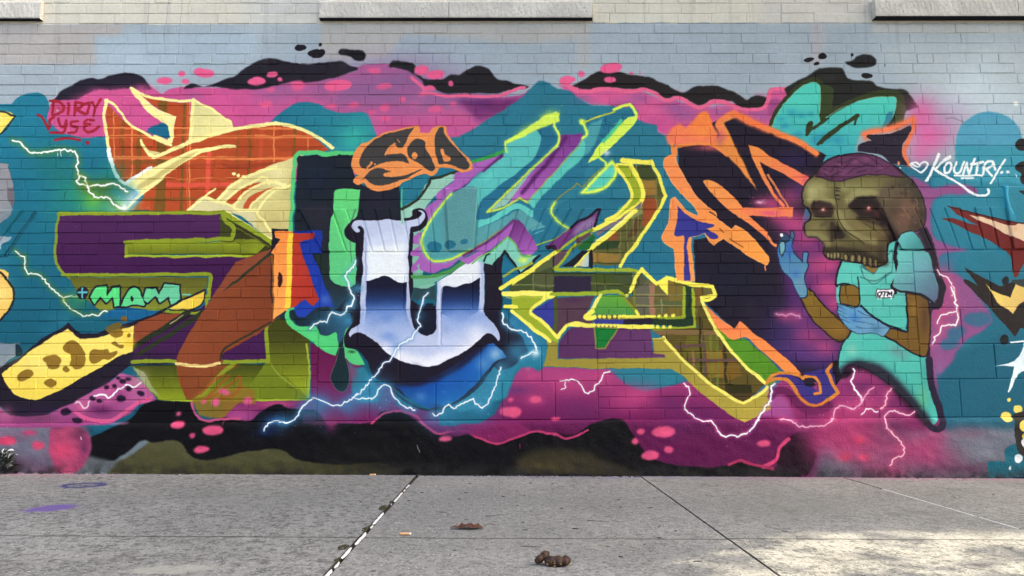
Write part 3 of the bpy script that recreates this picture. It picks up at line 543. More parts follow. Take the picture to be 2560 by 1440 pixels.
def blue_wild():
    # pale back shapes
    f("1740,370! 2005,300! 1990,370! 1840,480 1700,640! 1720,850! 1590,880! 1570,830! 1450,800! 1450,665!", (156, 206, 184), (1, 1))
    f("1465,400! 1600,350! 1735,310! 1700,400 1640,500 1560,580 1475,625!", (40, 126, 148), (1, 1)); s("2040,270 1900,320 1750,350! 1715,430 1640,520 1560,600 1462,655", 7, (52, 60, 40), (1, 1))
    spray(1500, 250, 60, (80, 190, 170), 0, q=(1, 1))
    f("1570,880! 1660,820! 1700,1200! 1650,1380! 1800,1400! 1700,1460! 1575,1440!", (136, 196, 172), (1, 1))
    # orchid underside
    f("2465,100! 2170,185! 2150,262 2000,290 1975,400 1880,455 1850,520 1720,630 1690,650 1715,740 1690,850 1640,900 1560,940 1575,1000 1640,1010 1560,1080 1560,1120 1640,1130 1560,1230 1575,1290 1640,1200 1660,1260 1780,1300 1840,1270 1950,1220 2150,1100 2290,1040! 2500,930! 2620,800! 2400,860! 2250,560! 2100,440!", (180, 104, 188), (1, 1))
    for x, y, a, b_ in ((1600, 950, 52, 26), (1590, 1100, 30, 18), (1600, 1240, 36, 22), (1690, 1220, 34, 24), (1780, 1270, 30, 20), (1640, 905, 26, 18)): e(x, y, a, b_, (178, 104, 188), q=(1, 1))
    s("2460,125 2340,250 2110,430 1990,530 1870,640 1810,740", 5, (112, 46, 116), (1, 1), soft=4)
    s("1570,1330 1760,1330 1900,1290 2050,1210 2180,1120", 10, (84, 160, 84), (1, 1)); f("1570,1350! 1800,1335 1950,1290! 1760,1400 1575,1440!", (120, 190, 160), (1, 1))
    s("2170,180 2300,140 2480,65", 8, (60, 170, 70), (1, 1))
    # main teal body
    Q = (1020, 230, 1.743); LG = (222, 248, 92)
    f("412,275! 340,298 285,335 215,350! 205,390 130,440 125,480 80,540! 75,590 66,640 100,600! 150,520 230,420 330,350!", (180, 104, 188), Q)
    f("425,215! 640,90! 665,185! 760,178! 770,150! 980,62! 1000,110 870,250! 900,320! 860,420 700,470! 640,500! 640,540 700,600! 620,650 530,680! 490,560! 460,570 270,700 130,742 70,710 62,650 100,560 150,490 230,420 330,350 420,262!", (48, 132, 154), Q)
    s("410,278 330,350 255,415 190,455 135,525", 4, (104, 44, 112), Q, soft=5)
    f("150,490! 190,450 250,415! 330,350 330,520! 300,600! 460,565! 270,695 200,722 120,738! 70,705 65,640 100,560", (86, 164, 168), Q, b=1)
    f("430,222! 560,165! 580,190 575,240 540,300 480,350 350,450 300,500! 305,420! 250,415! 330,350 415,280!", (94, 196, 190), Q, b=1)
    spray(1220, 440, 22, (110, 220, 205), .6, 10, -40)
    f("155,480! 250,415 305,420! 300,560 275,690! 155,700!", (96, 158, 160), Q)
    f("560,165! 620,148! 645,190 645,215 560,300 345,515! 430,495 490,460! 545,500! 545,520! 490,482 420,512 330,560 300,552! 310,490 350,450 480,350 540,300 575,240 580,190!", (38, 118, 148), Q)
    f("310,560! 350,550 420,512 480,488 545,520! 540,548 480,512 430,534 370,568 303,598!", (102, 206, 192), Q)
    f("300,602! 370,572 440,538 490,518 545,552! 600,590! 530,604! 528,660! 480,556! 455,560 270,685!", (92, 164, 168), Q)
    f("665,190! 760,178! 765,195 740,230 600,390 520,482! 490,465 440,492! 470,440 560,330 660,230!", grad((136, 64, 150), (190, 110, 196), 1440, 340, 1300, 505), Q)
    s("690,200 600,320 500,440", 3, (108, 44, 116), Q, soft=6)
    f("645,232! 662,235! 560,330 470,440 432,492! 345,522! 500,370!", (152, 198, 182), Q)
    f("765,195! 790,140! 900,90! 985,80! 995,112! 790,310! 760,410! 735,395! 640,480! 630,520 660,570 700,600! 640,640 540,668! 527,640! 600,590! 545,540! 570,475 690,350 765,280!", (42, 124, 150), Q)
    f("740,232! 768,190! 772,275 690,350 620,420 570,475 545,512! 520,482! 600,390!", (96, 204, 190), Q, b=1)
    f("792,142! 850,120! 830,190 805,245 775,282! 770,200!", (78, 164, 172), Q, b=1)
    s("885,112 850,128! 905,138! 850,158! 885,172! 838,188! 858,206! 822,220! 845,236! 800,250! 822,266! 785,284! 770,290", 2.2, (34, 110, 140), Q)
    s("890,140 930,130! 895,170! 925,165", 2, (92, 170, 184), Q)
    for a in ("540,590 582,570", "540,606 597,586", "548,622 590,606"): s(a, 2.5, (104, 176, 184), Q)
    s("528,604 526,640", 2, (60, 110, 120), Q); spray(1375, 580, 12, (44, 120, 146), .4)
    e(1785, 1032, 76, 54, (36, 120, 144), q=(1, 1)); e(1945, 1018, 60, 44, (40, 120, 144), q=(1, 1), ang=-8); e(2085, 980, 38, 26, (40, 120, 146), q=(1, 1), ang=-8); s("165,662 190,654 200,668", 1.5, (28, 100, 126), Q)
    # lime outlines
    spray(1370, 290, 26, LG, .55, 14, -30); spray(1310, 325, 30, LG, .35, 10, -30)
    f("424,226! 430,212 520,158 600,104! 650,84! 662,130! 628,142! 560,168 440,224!", LG, Q, b=1)
    s("425,218 424,240 430,262", 4, LG, Q, w2=2, glow=(LG, 4, .4)); s("655,100 640,145 658,180 662,205 655,225 640,245", 5, LG, Q, glow=(LG, 3, .3))
    s("640,245 500,375 345,522! 420,505 490,463! 522,485", 4, (206, 226, 80), Q, glow=((150, 190, 80), 3, .5)); s("522,485 600,390 740,240 768,190", 2.6, (170, 182, 74), Q)
    e(1455, 305, 8, 7, LG, b=2); s("760,130 775,160 782,185 765,200", 5, LG, Q, glow=(LG, 4, .5)); s("765,132 800,122 900,88", 4, (200, 204, 60), Q); s("900,78 930,68 968,58! 998,100 985,132 930,190", 8, LG, Q, w2=7)
    f("1000,108! 985,135 870,255 785,312! 810,262 870,190 960,110!", LG, Q); s("930,125 850,215", 3, (80, 210, 160), Q, soft=4); s("832,285 860,305 862,325", 4, LG, Q, glow=(LG, 4, .4)); spray(1517, 382, 10, (232, 232, 238), .8, 8)
    f("762,440! 890,308! 908,330 895,380 850,420 800,438", (92, 208, 190), Q); s("760,440 890,305! 908,335 895,380 850,420 800,438 760,440", 5.5, LG, Q, glow=(LG, 5, .5))
    s("850,330 760,415! 735,395! 720,410 650,470 628,515", 3, (150, 150, 60), Q); s("640,488 626,520 635,545 665,575 700,600", 4.5, (214, 238, 80), Q, w2=3.5, glow=(LG, 7, .4)); s("700,600 640,640 560,668", 3, (170, 186, 60), Q)
    s("190,448 150,490 100,560 70,620 62,670 90,725 130,740 200,725 280,690", 5, (216, 238, 72), Q, glow=((120, 240, 160), 6, .45)); s("280,690 370,625 470,560", 3, (170, 160, 66), Q); s("470,560 490,572 528,640 545,670", 2.5, (150, 200, 170), Q)
    # zigzag under it
    f("2290,1180! 2450,1090! 2470,1440! 2285,1440!", DARK, (1, 1)); f("2470,1130! 2560,1220! 2640,1310! 2560,1340 2470,1400!", (34, 120, 150), (1, 1))
    f("1195,655! 1240,618 1270,594! 1284,608 1303,640! 1330,642 1350,638! 1302,684! 1284,660 1262,630! 1246,646 1232,664!", (134, 208, 186)); spray(1306, 650, 14, (232, 250, 90), .9, 8); spray(1322, 640, 10, (220, 240, 80), .8, 6)
    f("1150,652! 1200,626 1262,578 1288,550! 1298,551! 1326,590 1346,622! 1332,638! 1303,637! 1286,608 1270,592! 1240,614 1205,640 1170,662!", grad((188, 112, 196), (172, 98, 186), 1180, 640, 1260, 590))
    f("1288,551! 1298,551! 1326,590 1346,622! 1332,638! 1303,637! 1286,608 1272,592!", grad((120, 54, 126), (178, 104, 192), 1296, 556, 1318, 634)); s("1160,640 1230,598 1284,552", 3, (120, 56, 126), soft=3)
    s("1180,660 1236,622 1270,594! 1288,612 1304,640 1330,642", 4, (120, 190, 92)); s("1212,655 1218,640! 1225,636", 4, (32, 34, 44)); s("1236,662 1262,630! 1302,685! 1350,640", 6, (32, 34, 44))

def orange_sign():
    O, G = (242, 152, 82), (74, 70, 68)
    f("955,210 985,90 1060,0 1110,-15 1250,-90 1400,-135 1600,-182 1642,-160 1640,-108! 1730,-118 1765,-172 1905,-176 1915,-100 1990,0 2060,85 2130,150 2168,215 2158,262 2080,285 1960,250 1840,235! 1800,305 1740,328 1690,305 1500,375 1420,425 1330,460 1250,470 1150,455 1105,425 1080,392 1030,415 975,382 990,340 1030,318! 980,290", O, (1, 1))
    for a in ("1060,245! 1030,200 1075,80 1150,-5 1230,-60 1400,-115 1590,-165! 1525,-75 1500,0 1460,45 1415,35 1400,-10! 1330,30 1290,110! 1390,100 1480,100 1530,165 1545,200! 1450,172 1300,185 1200,225 1120,250",
              "1520,90 1525,20 1600,-45 1690,-25 1700,40 1750,140 1790,225 1782,265 1740,270 1650,205 1560,150",
              "1790,10! 1800,-80 1840,-160 1880,-160 1890,-90 1960,0 2040,85 2125,185 2132,240 2085,260 1960,212 1830,200! 1800,100",
              "1048,372! 1100,305 1150,262 1250,250 1355,280! 1290,290 1285,325 1450,330 1660,250! 1645,270 1500,345 1400,382 1300,408 1200,405 1130,382 1090,340"):
        f(a, G, (1, 1))
    e(1592, 122, 26, 36, O, q=(1, 1)); f("1850,55 1880,58 1895,110 1945,140 1940,172 1890,180 1865,130", O, (1, 1)); s("1110,240 1150,200 1150,190", 5, O, (1, 1)); e(1152, 192, 13, 13, O, q=(1, 1)); e(1186, 212, 10, 10, O, q=(1, 1))
    s("1530,-60 1500,20 1470,60", 6, O, (1, 1)); s("1440,-10 1415,-40", 2, O, (1, 1)); s("1300,110 1340,70 1400,40", 4, O, (1, 1))

def letter_e():
    L = (164, 180, 42)
    # ---- upper sweep
    up = "1200,212! 1380,212! 1545,520! 1085,1215! 800,1215! 800,1075! 1150,770! 1290,620 1312,540 1300,450 1230,320"
    f(up, (104, 104, 52), (2, 1))
    with clip(up, (2, 1)):
        f("1300,370! 1430,370! 1450,500! 1310,520!", (160, 124, 54), (2, 1)); f("1310,540! 1450,540! 1440,760! 1310,830!", (164, 82, 40), (2, 1)); f("1200,215! 1400,215! 1440,360! 1290,360!", (74, 84, 44), (2, 1))
        f("1450,380! 1540,520! 1460,520!", (96, 92, 48), (2, 1)); f("980,880! 1060,860! 1060,960! 960,970!", (150, 84, 40), (2, 1)); f("860,980! 1080,980! 1070,1050! 850,1060!", (54, 76, 42), (2, 1)); f("800,1090! 1080,1100! 1070,1180! 800,1190!", (156, 124, 56), (2, 1))
        f("1200,620! 1310,600! 1310,700! 1200,760!", (140, 146, 90), (2, 1)); f("1240,760! 1300,760! 1260,900! 1160,960!", (100, 72, 40), (2, 1))
        for x in (1085, 1160, 1220, 1265): s(f"{x},560 {x},1220", 3, (150, 150, 90), (2, 1), al=.6)
        for y in (855, 915, 970, 1060, 1190): s(f"780,{y} 1300,{y}", 2, (70, 60, 34), (2, 1), al=.5)
        s("1245,212 1250,360", 5, (150, 150, 96), (2, 1), al=.7); s("1440,370 1450,560 1440,760", 3, (140, 130, 70), (2, 1))
        spray(1350, 560, 70, (140, 70, 40), .5, q=(2, 1))
    # swoosh
    f("1040,225! 1110,212 1170,215! 1230,330 1280,440 1285,540 1240,610 1160,670 1000,770 820,880! 800,850! 1000,740 1110,660 1180,580 1195,500 1160,400 1110,310!", L, (2, 1))
    spray(1080, 650, 40, (110, 210, 130), .8, 20, -40, q=(2, 1))
    s("1040,225 1120,330 1180,440 1190,540 1140,620 1060,690 940,760", 8, YEL, (2, 1)); s("1180,205 1250,330 1305,450 1300,560 1230,640 1100,720 960,790 815,855", 12, YEL, (2, 1)); s("1030,215 1100,205 1190,205", 5, YEL, (2, 1))
    s("1100,172 1250,185 1400,178! 1470,340 1545,520! 1430,720 1260,970 1080,1225", 9, YEL, (2, 1)); s("1105,165 1400,195", 12, YEL, (2, 1))
    f("830,895! 1000,790 1180,680 1225,640! 1300,580 1290,620! 1100,770 850,925!", (134, 118, 132), (2, 1)); s("1235,672 1130,770 1000,880 880,980 780,1060", 13, YEL, (2, 1)); s("1215,690 1000,860 850,970", 3, (255, 252, 170), (2, 1))
    # purple flag and dark struts
    f("570,855! 650,800 740,740 850,690! 870,720! 820,820! 700,880 560,980 440,1080! 420,1020! 350,1010!", (124, 62, 132), (2, 1)); f("640,840! 740,760 830,720! 820,810 700,880 600,930!", (146, 118, 160), (2, 1), b=3)
    s("585,845 660,780 750,745 850,665! 880,660! 850,750 825,820", 6, (44, 28, 50), (2, 1)); spray(340, 1020, 40, (170, 90, 180), 0, q=(2, 1))
    f("330,1015! 430,1015 440,1080 440,1130! 400,1120 410,1060 340,1050!", (56, 32, 54), (2, 1)); f("410,1090! 620,1050! 450,1240! 415,1260!", (104, 78, 88), (2, 1)); s("412,1100 412,1440", 3, (50, 36, 44), (2, 1))
    s("445,1085 620,960 800,855", 7, L, (2, 1)); s("795,900 640,1010 560,1090 450,1250", 7, L, (2, 1)); s("450,1240 440,1262 700,1262 1000,1262 1250,1270", 9, L, (2, 1)); s("600,1060 700,1000 820,935", 4, (96, 112, 40), (2, 1))
    f("640,1055! 780,940! 800,900! 830,940! 780,1060! 690,1070!", (34, 110, 52), (2, 1)); f("640,960! 790,880! 790,920! 640,1020!", (104, 76, 84), (2, 1))
    f("495,1232! 700,1075! 790,1070! 800,1232!", (32, 30, 40), (2, 1)); f("630,1232! 770,1090! 772,1225!", grad((246, 210, 110), (170, 205, 222), 1442, 655, 1470, 665), (2, 1)); s("620,1235 690,1165 775,1085", 4, YEL, (2, 1)); s("800,1075 800,1235", 5, (38, 26, 36), (2, 1))
    # dark plaid band
    band = "-20,1370! 120,1290! 410,1110! 412,1290! 1205,1290! 1210,1470! 1230,1500! -20,1500!"
    f(band, (74, 86, 48), (2, 1))
    with clip(band, (2, 1)):
        f("420,1325! 795,1325! 795,1520! 420,1520!", (52, 42, 66), (2, 1)); f("0,1300! 410,1100! 410,1240! 200,1300! 0,1400!", (96, 104, 62), (2, 1)); f("220,1300! 410,1290! 410,1440! 220,1440!", (92, 96, 60), (2, 1)); f("820,1300! 990,1300! 990,1410! 820,1400!", (74, 90, 34), (2, 1)); s("215,1240 215,1500", 3, (120, 130, 70), (2, 1)); s("0,1415 420,1415", 3, (130, 136, 80), (2, 1))
        s("800,1400 1210,1410", 4, (110, 112, 60), (2, 1)); s("930,1400 935,1500", 3, (110, 112, 60), (2, 1))
    s("430,1085 300,1180 180,1260 0,1380 -110,1450", 10, YEL, (2, 1)); s("-80,1330 60,1250 200,1190", 6, (170, 180, 60), (2, 1)); f("0,1400! 180,1270 230,1265! 0,1420!", YEL, (2, 1))
    # right panel
    pan = "1210,1275! 1400,1380! 1560,1340! 2010,1430! 2040,1500! 1890,1560! 1830,1850! 800,1750! 1230,1500!"
    f(pan, (112, 104, 56), (2, 1))
    with clip(pan, (2, 1)):
        f("1250,1340! 1380,1400! 1380,1740! 1250,1740!", (108, 106, 84), (2, 1)); f("1370,1400! 1425,1400! 1430,1740! 1380,1740!", (166, 122, 92), (2, 1)); f("1560,1340! 1700,1400! 1700,1740! 1580,1740!", (134, 112, 44), (2, 1)); f("1430,1570! 1700,1570! 1700,1640! 1430,1640!", (96, 104, 58), (2, 1))
        s("1250,1512 1700,1512", 3, (150, 140, 90), (2, 1)); s("1250,1620 1700,1620", 3, (150, 140, 90), (2, 1)); s("1500,1560 1500,1740", 3, (150, 150, 100), (2, 1)); s("1640,1400 1640,1740", 2, (90, 110, 60), (2, 1))
        f("1720,1400! 1830,1440! 1830,1860! 1410,1850! 1410,1750! 1740,1745!", (42, 66, 44), (2, 1)); f("1840,1440! 1920,1440! 1940,1640! 1830,1640!", (124, 94, 42), (2, 1))
    s("1722,1440 1725,1735! 1620,1748 1430,1750", 8, L, (2, 1)); s("1810,1450 1822,1600 1822,1836! 1700,1848 1420,1850", 8, L, (2, 1)); s("1222,1300 1225,1500 1240,1680", 6, (120, 132, 50), (2, 1))
    f("1180,1440! 1290,1280! 1360,1360! 1300,1420! 1240,1440!", (90, 92, 62), (2, 1))
    f("1450,1380! 1560,1345! 1560,1520! 1500,1460!", YEL, (2, 1)); s("1190,1440 1300,1250! 1445,1400! 1545,1335! 1660,1370 1800,1405 2010,1430", 10, YEL, (2, 1)); s("1180,1480 1240,1380", 7, YEL, (2, 1)); e(1152, 1515, 20, 20, YEL, q=(2, 1))
    s("2010,1435 2040,1530 1960,1565 1900,1560! 1910,1640", 9, YEL, (2, 1)); s("1905,1535 2045,1515", 7, YEL, (2, 1))
    # ---- lower half
    f("345,540! 460,530! 460,712! 1530,702! 1430,660! 1418,525! 1520,495! 1620,600! 1830,830! 2000,970! 2200,1100! 2318,1155! 2560,990! 2590,1200! 2450,1290! 2320,1345! 2150,1245 1900,1060 1720,900 1600,815! 1200,805 900,812! 310,785! 350,700! 360,600!", grad((160, 146, 56), (184, 166, 64), 1360, 900, 1860, 1040), (2, 2))
    lo = "1530,500! 1400,430! 1850,400! 1830,330! 1900,120! 1960,300 2100,520 2300,770 2530,960! 2320,1160! 2200,1100! 1990,960! 1800,790! 1640,630!"
    f(lo, (100, 86, 34), (2, 2))
    with clip(lo, (2, 2)):
        f("1750,480! 2050,480! 2100,900! 1700,800!", (112, 104, 30), (2, 2)); f("1930,620! 2100,620! 2130,900! 1960,900!", (148, 112, 30), (2, 2)); f("2150,960! 2400,960! 2400,1060! 2150,1060!", (56, 52, 16), (2, 2)); f("2130,700! 2260,760! 2300,880! 2140,940!", (128, 96, 30), (2, 2)); f("1380,420! 2050,420! 2070,470! 1400,470!", (138, 108, 66), (2, 2))
        f("2140,1060! 2480,1040! 2380,1160! 2230,1120!", (84, 66, 34), (2, 2))
        for x in (1990, 2055): s(f"{x},480 {x+4},1000", 6, (118, 132, 60), (2, 2), al=.8)
        for x, w in ((1880, 6), (2130, 7)): s(f"{x},300 {x+10},1050", w, (62, 54, 24), (2, 2))
        s("1925,490 1930,870", 7, (104, 80, 72), (2, 2)); s("1640,590 1800,580 1930,572", 7, (108, 78, 76), (2, 2)); s("1740,720 2000,725 2260,720", 7, (108, 80, 76), (2, 2)); s("1805,630 1810,780", 6, (150, 112, 80), (2, 2))
        for y in (520, 650, 790, 850, 960): s(f"1500,{y} 2500,{y+2}", 2, (140, 124, 60), (2, 2), al=.6)
    s("1520,495 1600,600 1700,710 1830,835 2000,975 2180,1095 2315,1160! 2440,1080 2555,995", 8, (250, 236, 110), (2, 2)); s("1420,515 1525,505", 6, (200, 190, 80), (2, 2))
    # left arrow group
    f("0,80! 330,80! 200,225! 460,485! 462,535! 372,528! 40,240! 0,215!", L, (2, 2)); 
    f("400,115! 415,118! 415,420! 205,240!", (60, 66, 158), (2, 2)); f("415,100! 830,85! 730,290! 815,320! 815,355! 580,355! 460,478! 415,420!", (96, 66, 82), (2, 2)); s("435,100 435,450", 10, (84, 92, 46), (2, 2)); spray(620, 120, 120, (80, 46, 84), .7, 30, q=(2, 2))
    f("1110,85! 1220,200! 1230,240! 1270,270! 1250,300! 1440,300! 1450,60! 1250,60! 1180,90!", (62, 74, 46), (2, 2), al=0)
    s("-80,62 0,62 250,60 390,55", 13, (255, 244, 110), (2, 2)); s("400,62 600,62 830,60 950,42 1080,42 1120,85", 10, (160, 178, 44), (2, 2)); s("-70,190 0,190 40,190", 10, YEL, (2, 2)); s("-60,100 320,100", 2, (190, 200, 60), (2, 2)); f("330,60! 440,85! 400,110! 350,115! 200,235! 180,235! 300,110!", (250, 240, 100), (2, 2))
    s("370,90 190,232 300,340 460,492! 585,362 800,372 1100,385 1410,392", 9, (250, 240, 96), (2, 2)); s("0,235 180,380 378,535", 9, (250, 240, 100), (2, 2))
    f("880,78! 1095,72! 1250,270! 1240,275! 790,275!", grad((108, 174, 56), (84, 156, 76), 0, 740, 0, 790), (2, 2)); s("1100,75 1180,170 1260,270", 7, (140, 156, 44), (2, 2)); s("1245,235 1265,265", 9, YEL, (2, 2)); s("885,75 790,240", 9, (246, 240, 120), (2, 2)); s("800,240 742,290 820,300", 12, YEL, (2, 2)); s("1110,292 1270,296 1420,298", 9, YEL, (2, 2))
    f("820,322! 1135,318! 1110,365! 830,365!", (66, 66, 150), (2, 2)); f("1130,318! 1400,318! 1400,372! 1110,368!", (42, 34, 56), (2, 2)); f("1400,318! 1740,316! 1810,290! 1812,382! 1400,378!", (38, 62, 40), (2, 2))
    f("470,530! 592,398! 830,380! 1110,380! 1382,400! 1400,520! 1420,660! 1530,668! 1535,700! 1200,705 470,706!", grad((98, 52, 98), (112, 62, 112), 1400, 820, 1600, 900), (2, 2))
    f("820,398! 1065,405! 930,600! 840,598!", (20, 130, 56), (2, 2), edge=(150, 140, 70), ew=4); s("1150,480 1380,540", 0.1, (0, 0, 0), (2, 2), al=0)
    s("590,372 820,378", 9, (250, 240, 100), (2, 2)); s("1065,388 1410,392", 9, YEL, (2, 2))
    for x in (875, 920, 973, 1030, 1080): e(x, 293, 20, 19, YEL, q=(2, 2))
    for x, y in ((1470, 292), (1543, 284), (1615, 281)): e(x, y, 20, 19, YEL, q=(2, 2))
    for x in (820, 862, 905, 943, 985, 1027): e(x, 382, 17, 17, YEL, q=(2, 2))
    for x in (1460, 1520, 1588): e(x, 394, 18, 17, YEL, q=(2, 2))

def letter_m():
    K = (38, 30, 48)
    f("1695,372! 1812,288! 1845,286! 1935,330 2068,388! 2040,440 2015,520 1990,600! 2000,760! 2120,930! 2080,975! 2000,940! 1900,860! 1842,830! 1770,765! 1738,730! 1735,600! 1800,590! 1700,450!", K)
    f("1950,540! 2110,600! 2130,860! 2110,920! 1990,900! 1960,700!", (92, 42, 108), b=12)
    spray(1985, 400, 50, (58, 40, 96), .6, 30); spray(1950, 470, 50, (44, 30, 60), .5); spray(1830, 700, 60, (28, 30, 52), .8); spray(1970, 820, 70, (58, 44, 104), .8); spray(1960, 880, 60, (76, 52, 120), .7); spray(2050, 900, 50, (72, 50, 118), .9, 20); spray(2060, 830, 60, (66, 42, 104), .9, 50); spray(2040, 870, 50, (70, 46, 110), .9, 40)
    for x, y, r, a in ((1930, 510, 34, .75), (1980, 490, 40, .6), (1955, 540, 40, .8), (1990, 560, 46, .8), (1900, 505, 24, .5), (2015, 600, 40, .7), (2040, 660, 50, .85), (2070, 720, 44, .9), (1990, 790, 40, .5), (2020, 840, 44, .6), (2060, 870, 40, .7), (1960, 790, 24, .5), (2090, 760, 36, .8), (1965, 620, 30, .4), (2085, 830, 26, .7), (2075, 660, 34, .8)):
        spray(x, y, r, (206, 78, 132), a, r * .7)
    spray(2000, 470, 30, (90, 50, 110), .7); spray(2015, 640, 40, (120, 60, 120), .5); spray(2030, 780, 36, (120, 62, 130), .6); spray(2000, 880, 50, (104, 60, 130), .6, 24)
    bolt("1940,785 1965,790 1985,787 2000,793", 1.5, (210, 110, 160), gw=6, ga=.5, col=(235, 170, 200)); spray(1900, 505, 8, (250, 200, 220), .6, 4)
def letter_m_lines():
    # orange flames
    OG = grad((252, 140, 60), (250, 130, 100), 1760, 290, 1740, 372)
    f("1540,1370! 1590,1300 1640,1255 1680,1232! 1740,1290! 1820,1200 1890,1130 1950,1125! 1985,1180 2030,1290 2060,1330! 2060,1470! 1560,1450! 1550,1400!", OG, (2, 0), b=2); spray(1780, 370, 60, (236, 110, 120), .7, 10)
    spray(1755, 330, 26, (255, 160, 60), .5, 14)
    f("1782,366! 1800,330 1790,318 1800,303 1838,280! 1850,288 1838,296 1812,308! 1830,350 1856,400 1876,440 1896,478! 1868,446 1840,412 1812,386!", (244, 150, 70), b=.6)
    s("1838,283 1812,296 1798,312 1812,345", 9, (250, 140, 80), soft=5); spray(1800, 345, 12, (190, 90, 130), .6, 22)
    s("2235,1145 2340,1200 2450,1250 2560,1300", 14, (250, 130, 70), (2, 0), glow=((240, 120, 80), 7, .6)); s("1918,323 1975,345 2010,362 2042,385", 13, (250, 140, 74), glow=((250, 130, 80), 5, .5))
    f("1870,362! 1892,370 1950,404 2028,446! 2012,470! 1960,437 1900,405! 1930,470 1962,517! 1952,517 1915,460 1884,402!", grad((248, 152, 72), (252, 130, 92), 1880, 400, 2010, 450)); spray(2016, 452, 14, (232, 96, 110), .9)
    s("0,310 100,460 160,560 200,640", 6, (226, 140, 80), (3, 1), w2=4)
    # broad diagonal
    big = "1540,140 1580,118! 1638,100! 1655,190 1720,310 1820,490 1930,600 2040,690 2040,740! 2190,860! 2230,822! 2330,870 2450,990 2560,1140 2565,1190 2545,1218! 2450,1170 2330,1100 2200,1010 2115,958! 2020,1012! 1970,960 1925,893! 1785,945! 1800,1100 1822,1378! 1650,1368! 1620,1050! 1540,1000 1508,940 1540,850 1570,780 1580,660 1590,560 1640,532! 1700,620 1780,690 1870,722! 1830,640 1700,500 1600,380 1530,260 1520,190"
    f(big, grad((250, 150, 84), (252, 164, 70), 1700, 450, 1900, 640), (2, 1), edge=(255, 180, 110), ew=1.5)
    s("1600,0 1605,60 1620,100 1640,25! 1760,10 1900,5 2000,10 2090,70 2150,120", 8, ORG, (2, 1)); s("1640,20 1640,110", 6, ORG, (2, 1))
    f("1650,618! 1760,720 1880,775 2018,808! 2010,830 1945,848! 2040,900 2062,940 2050,952 2000,950 1930,890! 1785,942! 1755,990 1780,1372! 1722,1370! 1720,960 1705,905! 1640,922! 1620,905 1650,800 1662,700", (62, 62, 152), (2, 1)); s("1795,950 1810,1375", 2, (250, 150, 84), (2, 1))
    s("1980,680 2035,725", 4, (60, 26, 30), (2, 1), w2=2); s("2100,500 2190,570", 3, (190, 100, 50), (2, 1)); s("2180,950 2300,1040", 3, (160, 90, 40), (2, 1)); s("2070,850 2110,890", 3, (160, 80, 40), (2, 1)); s("2530,1215 2535,1270", 2, (240, 150, 100), (2, 1))
    f("1910,372 1930,360 1975,362 2050,395 2130,450 2220,530 2300,630! 2360,720! 2560,880! 2560,965! 2470,880 2350,790 2200,690 2080,580 1960,450", grad((250, 160, 80), (246, 140, 80), 1780, 460, 1900, 600), (2, 1))
    f("1842,520! 1984,520! 1984,542! 1868,541!", (250, 136, 84)); spray(1925, 532, 32, (228, 92, 130), .85, 8); spray(1975, 540, 6, (250, 150, 90), .6); s("2560,930 2600,990 2640,1020", 7, (250, 150, 90), (2, 1)); s("1890,560 1925,600 1955,635", 3, (250, 170, 90), al=0)
    spray(1903, 505, 14, (240, 190, 210), .6, 5)
    # lower arrow leg
    f("1960,240! 2130,400! 2220,520! 2320,510! 2560,700! 2700,840! 2600,1000! 2500,940! 2300,760! 2100,500! 1940,240!", (92, 150, 34), (2, 2)); f("0,720! 80,790 150,830! 60,880 0,910!", (88, 146, 32), (3, 2))
    f("1925,165! 2030,260 2220,415! 2268,340! 2310,352 2560,560 2760,720 2900,860! 2830,868 2730,830! 2560,690 2440,590 2340,500 2220,525! 2130,480 2040,380!", grad((250, 140, 80), (252, 150, 70), 1780, 800, 1990, 930), (2, 2)); s("1895,100 1925,200 2050,430 2110,515 2300,760 2545,960", 8, (250, 238, 110), (2, 2))
    f("350,850! 600,800! 640,740! 700,1040! 600,1120 450,1160 380,1120 290,1010 220,930 120,895 40,905! 120,850 200,860! 330,900 420,960! 500,1050! 480,900! 400,880!", (66, 54, 136), (3, 2)); f("240,880 330,900 400,905 450,935 480,980! 440,990 380,985 330,920!", (40, 32, 52), (3, 2))
    spray(560, 880, 70, (60, 48, 128), .7, q=(3, 2))
    s("-10,960 30,890 120,845 230,855 330,885! 350,910 370,885 470,892! 505,940 532,1055! 470,1062", 7, (226, 140, 54), (3, 2)); s("0,935 100,905 190,920 250,990 330,1110 400,1170 480,1185 550,1165 700,1052! 640,930 592,832! 640,765", 9, (222, 138, 52), (3, 2))
    s("30,1080 60,1040 150,1025 220,1060 280,1130 340,1200 420,1230 530,1225 620,1180", 16, (106, 30, 84), (3, 2), soft=3, al=.8)

def doctor_back():
    K = (36, 28, 40)
    # mauve shade behind
    f("2262,440! 2300,452 2330,470 2380,462 2440,470 2440,484 2370,488 2335,500 2328,540 2330,580 2350,605 2420,626 2360,634 2352,660 2400,690! 2440,735 2478,790 2470,815 2420,850 2392,880 2380,905 2350,935 2330,930! 2320,800! 2280,600!", (152, 88, 142), b=3)
    f("2350,640! 2400,632! 2380,680 2365,690 2350,670!", (50, 128, 156), b=3, al=.8); spray(2365, 690, 20, (190, 80, 130), .6, 40)
    spray(2350, 770, 30, (190, 76, 130), .8, 60); spray(2345, 930, 14, (150, 110, 160), .6, 30, 20)
    for a in ((2095, 315, 140, 70, -4), (1880, 450, 90, 70, -20), (1820, 560, 100, 60, -20)): e(*a[:4], (44, 118, 144), a[4], q=(3, 2), b=3, al=.8)
    f("2500,550! 2300,470 2100,520 2000,600 1900,700 1850,850 1700,860! 1640,1200! 2200,1300! 2560,1250!", (30, 104, 126), (3, 2), b=8, al=.6)

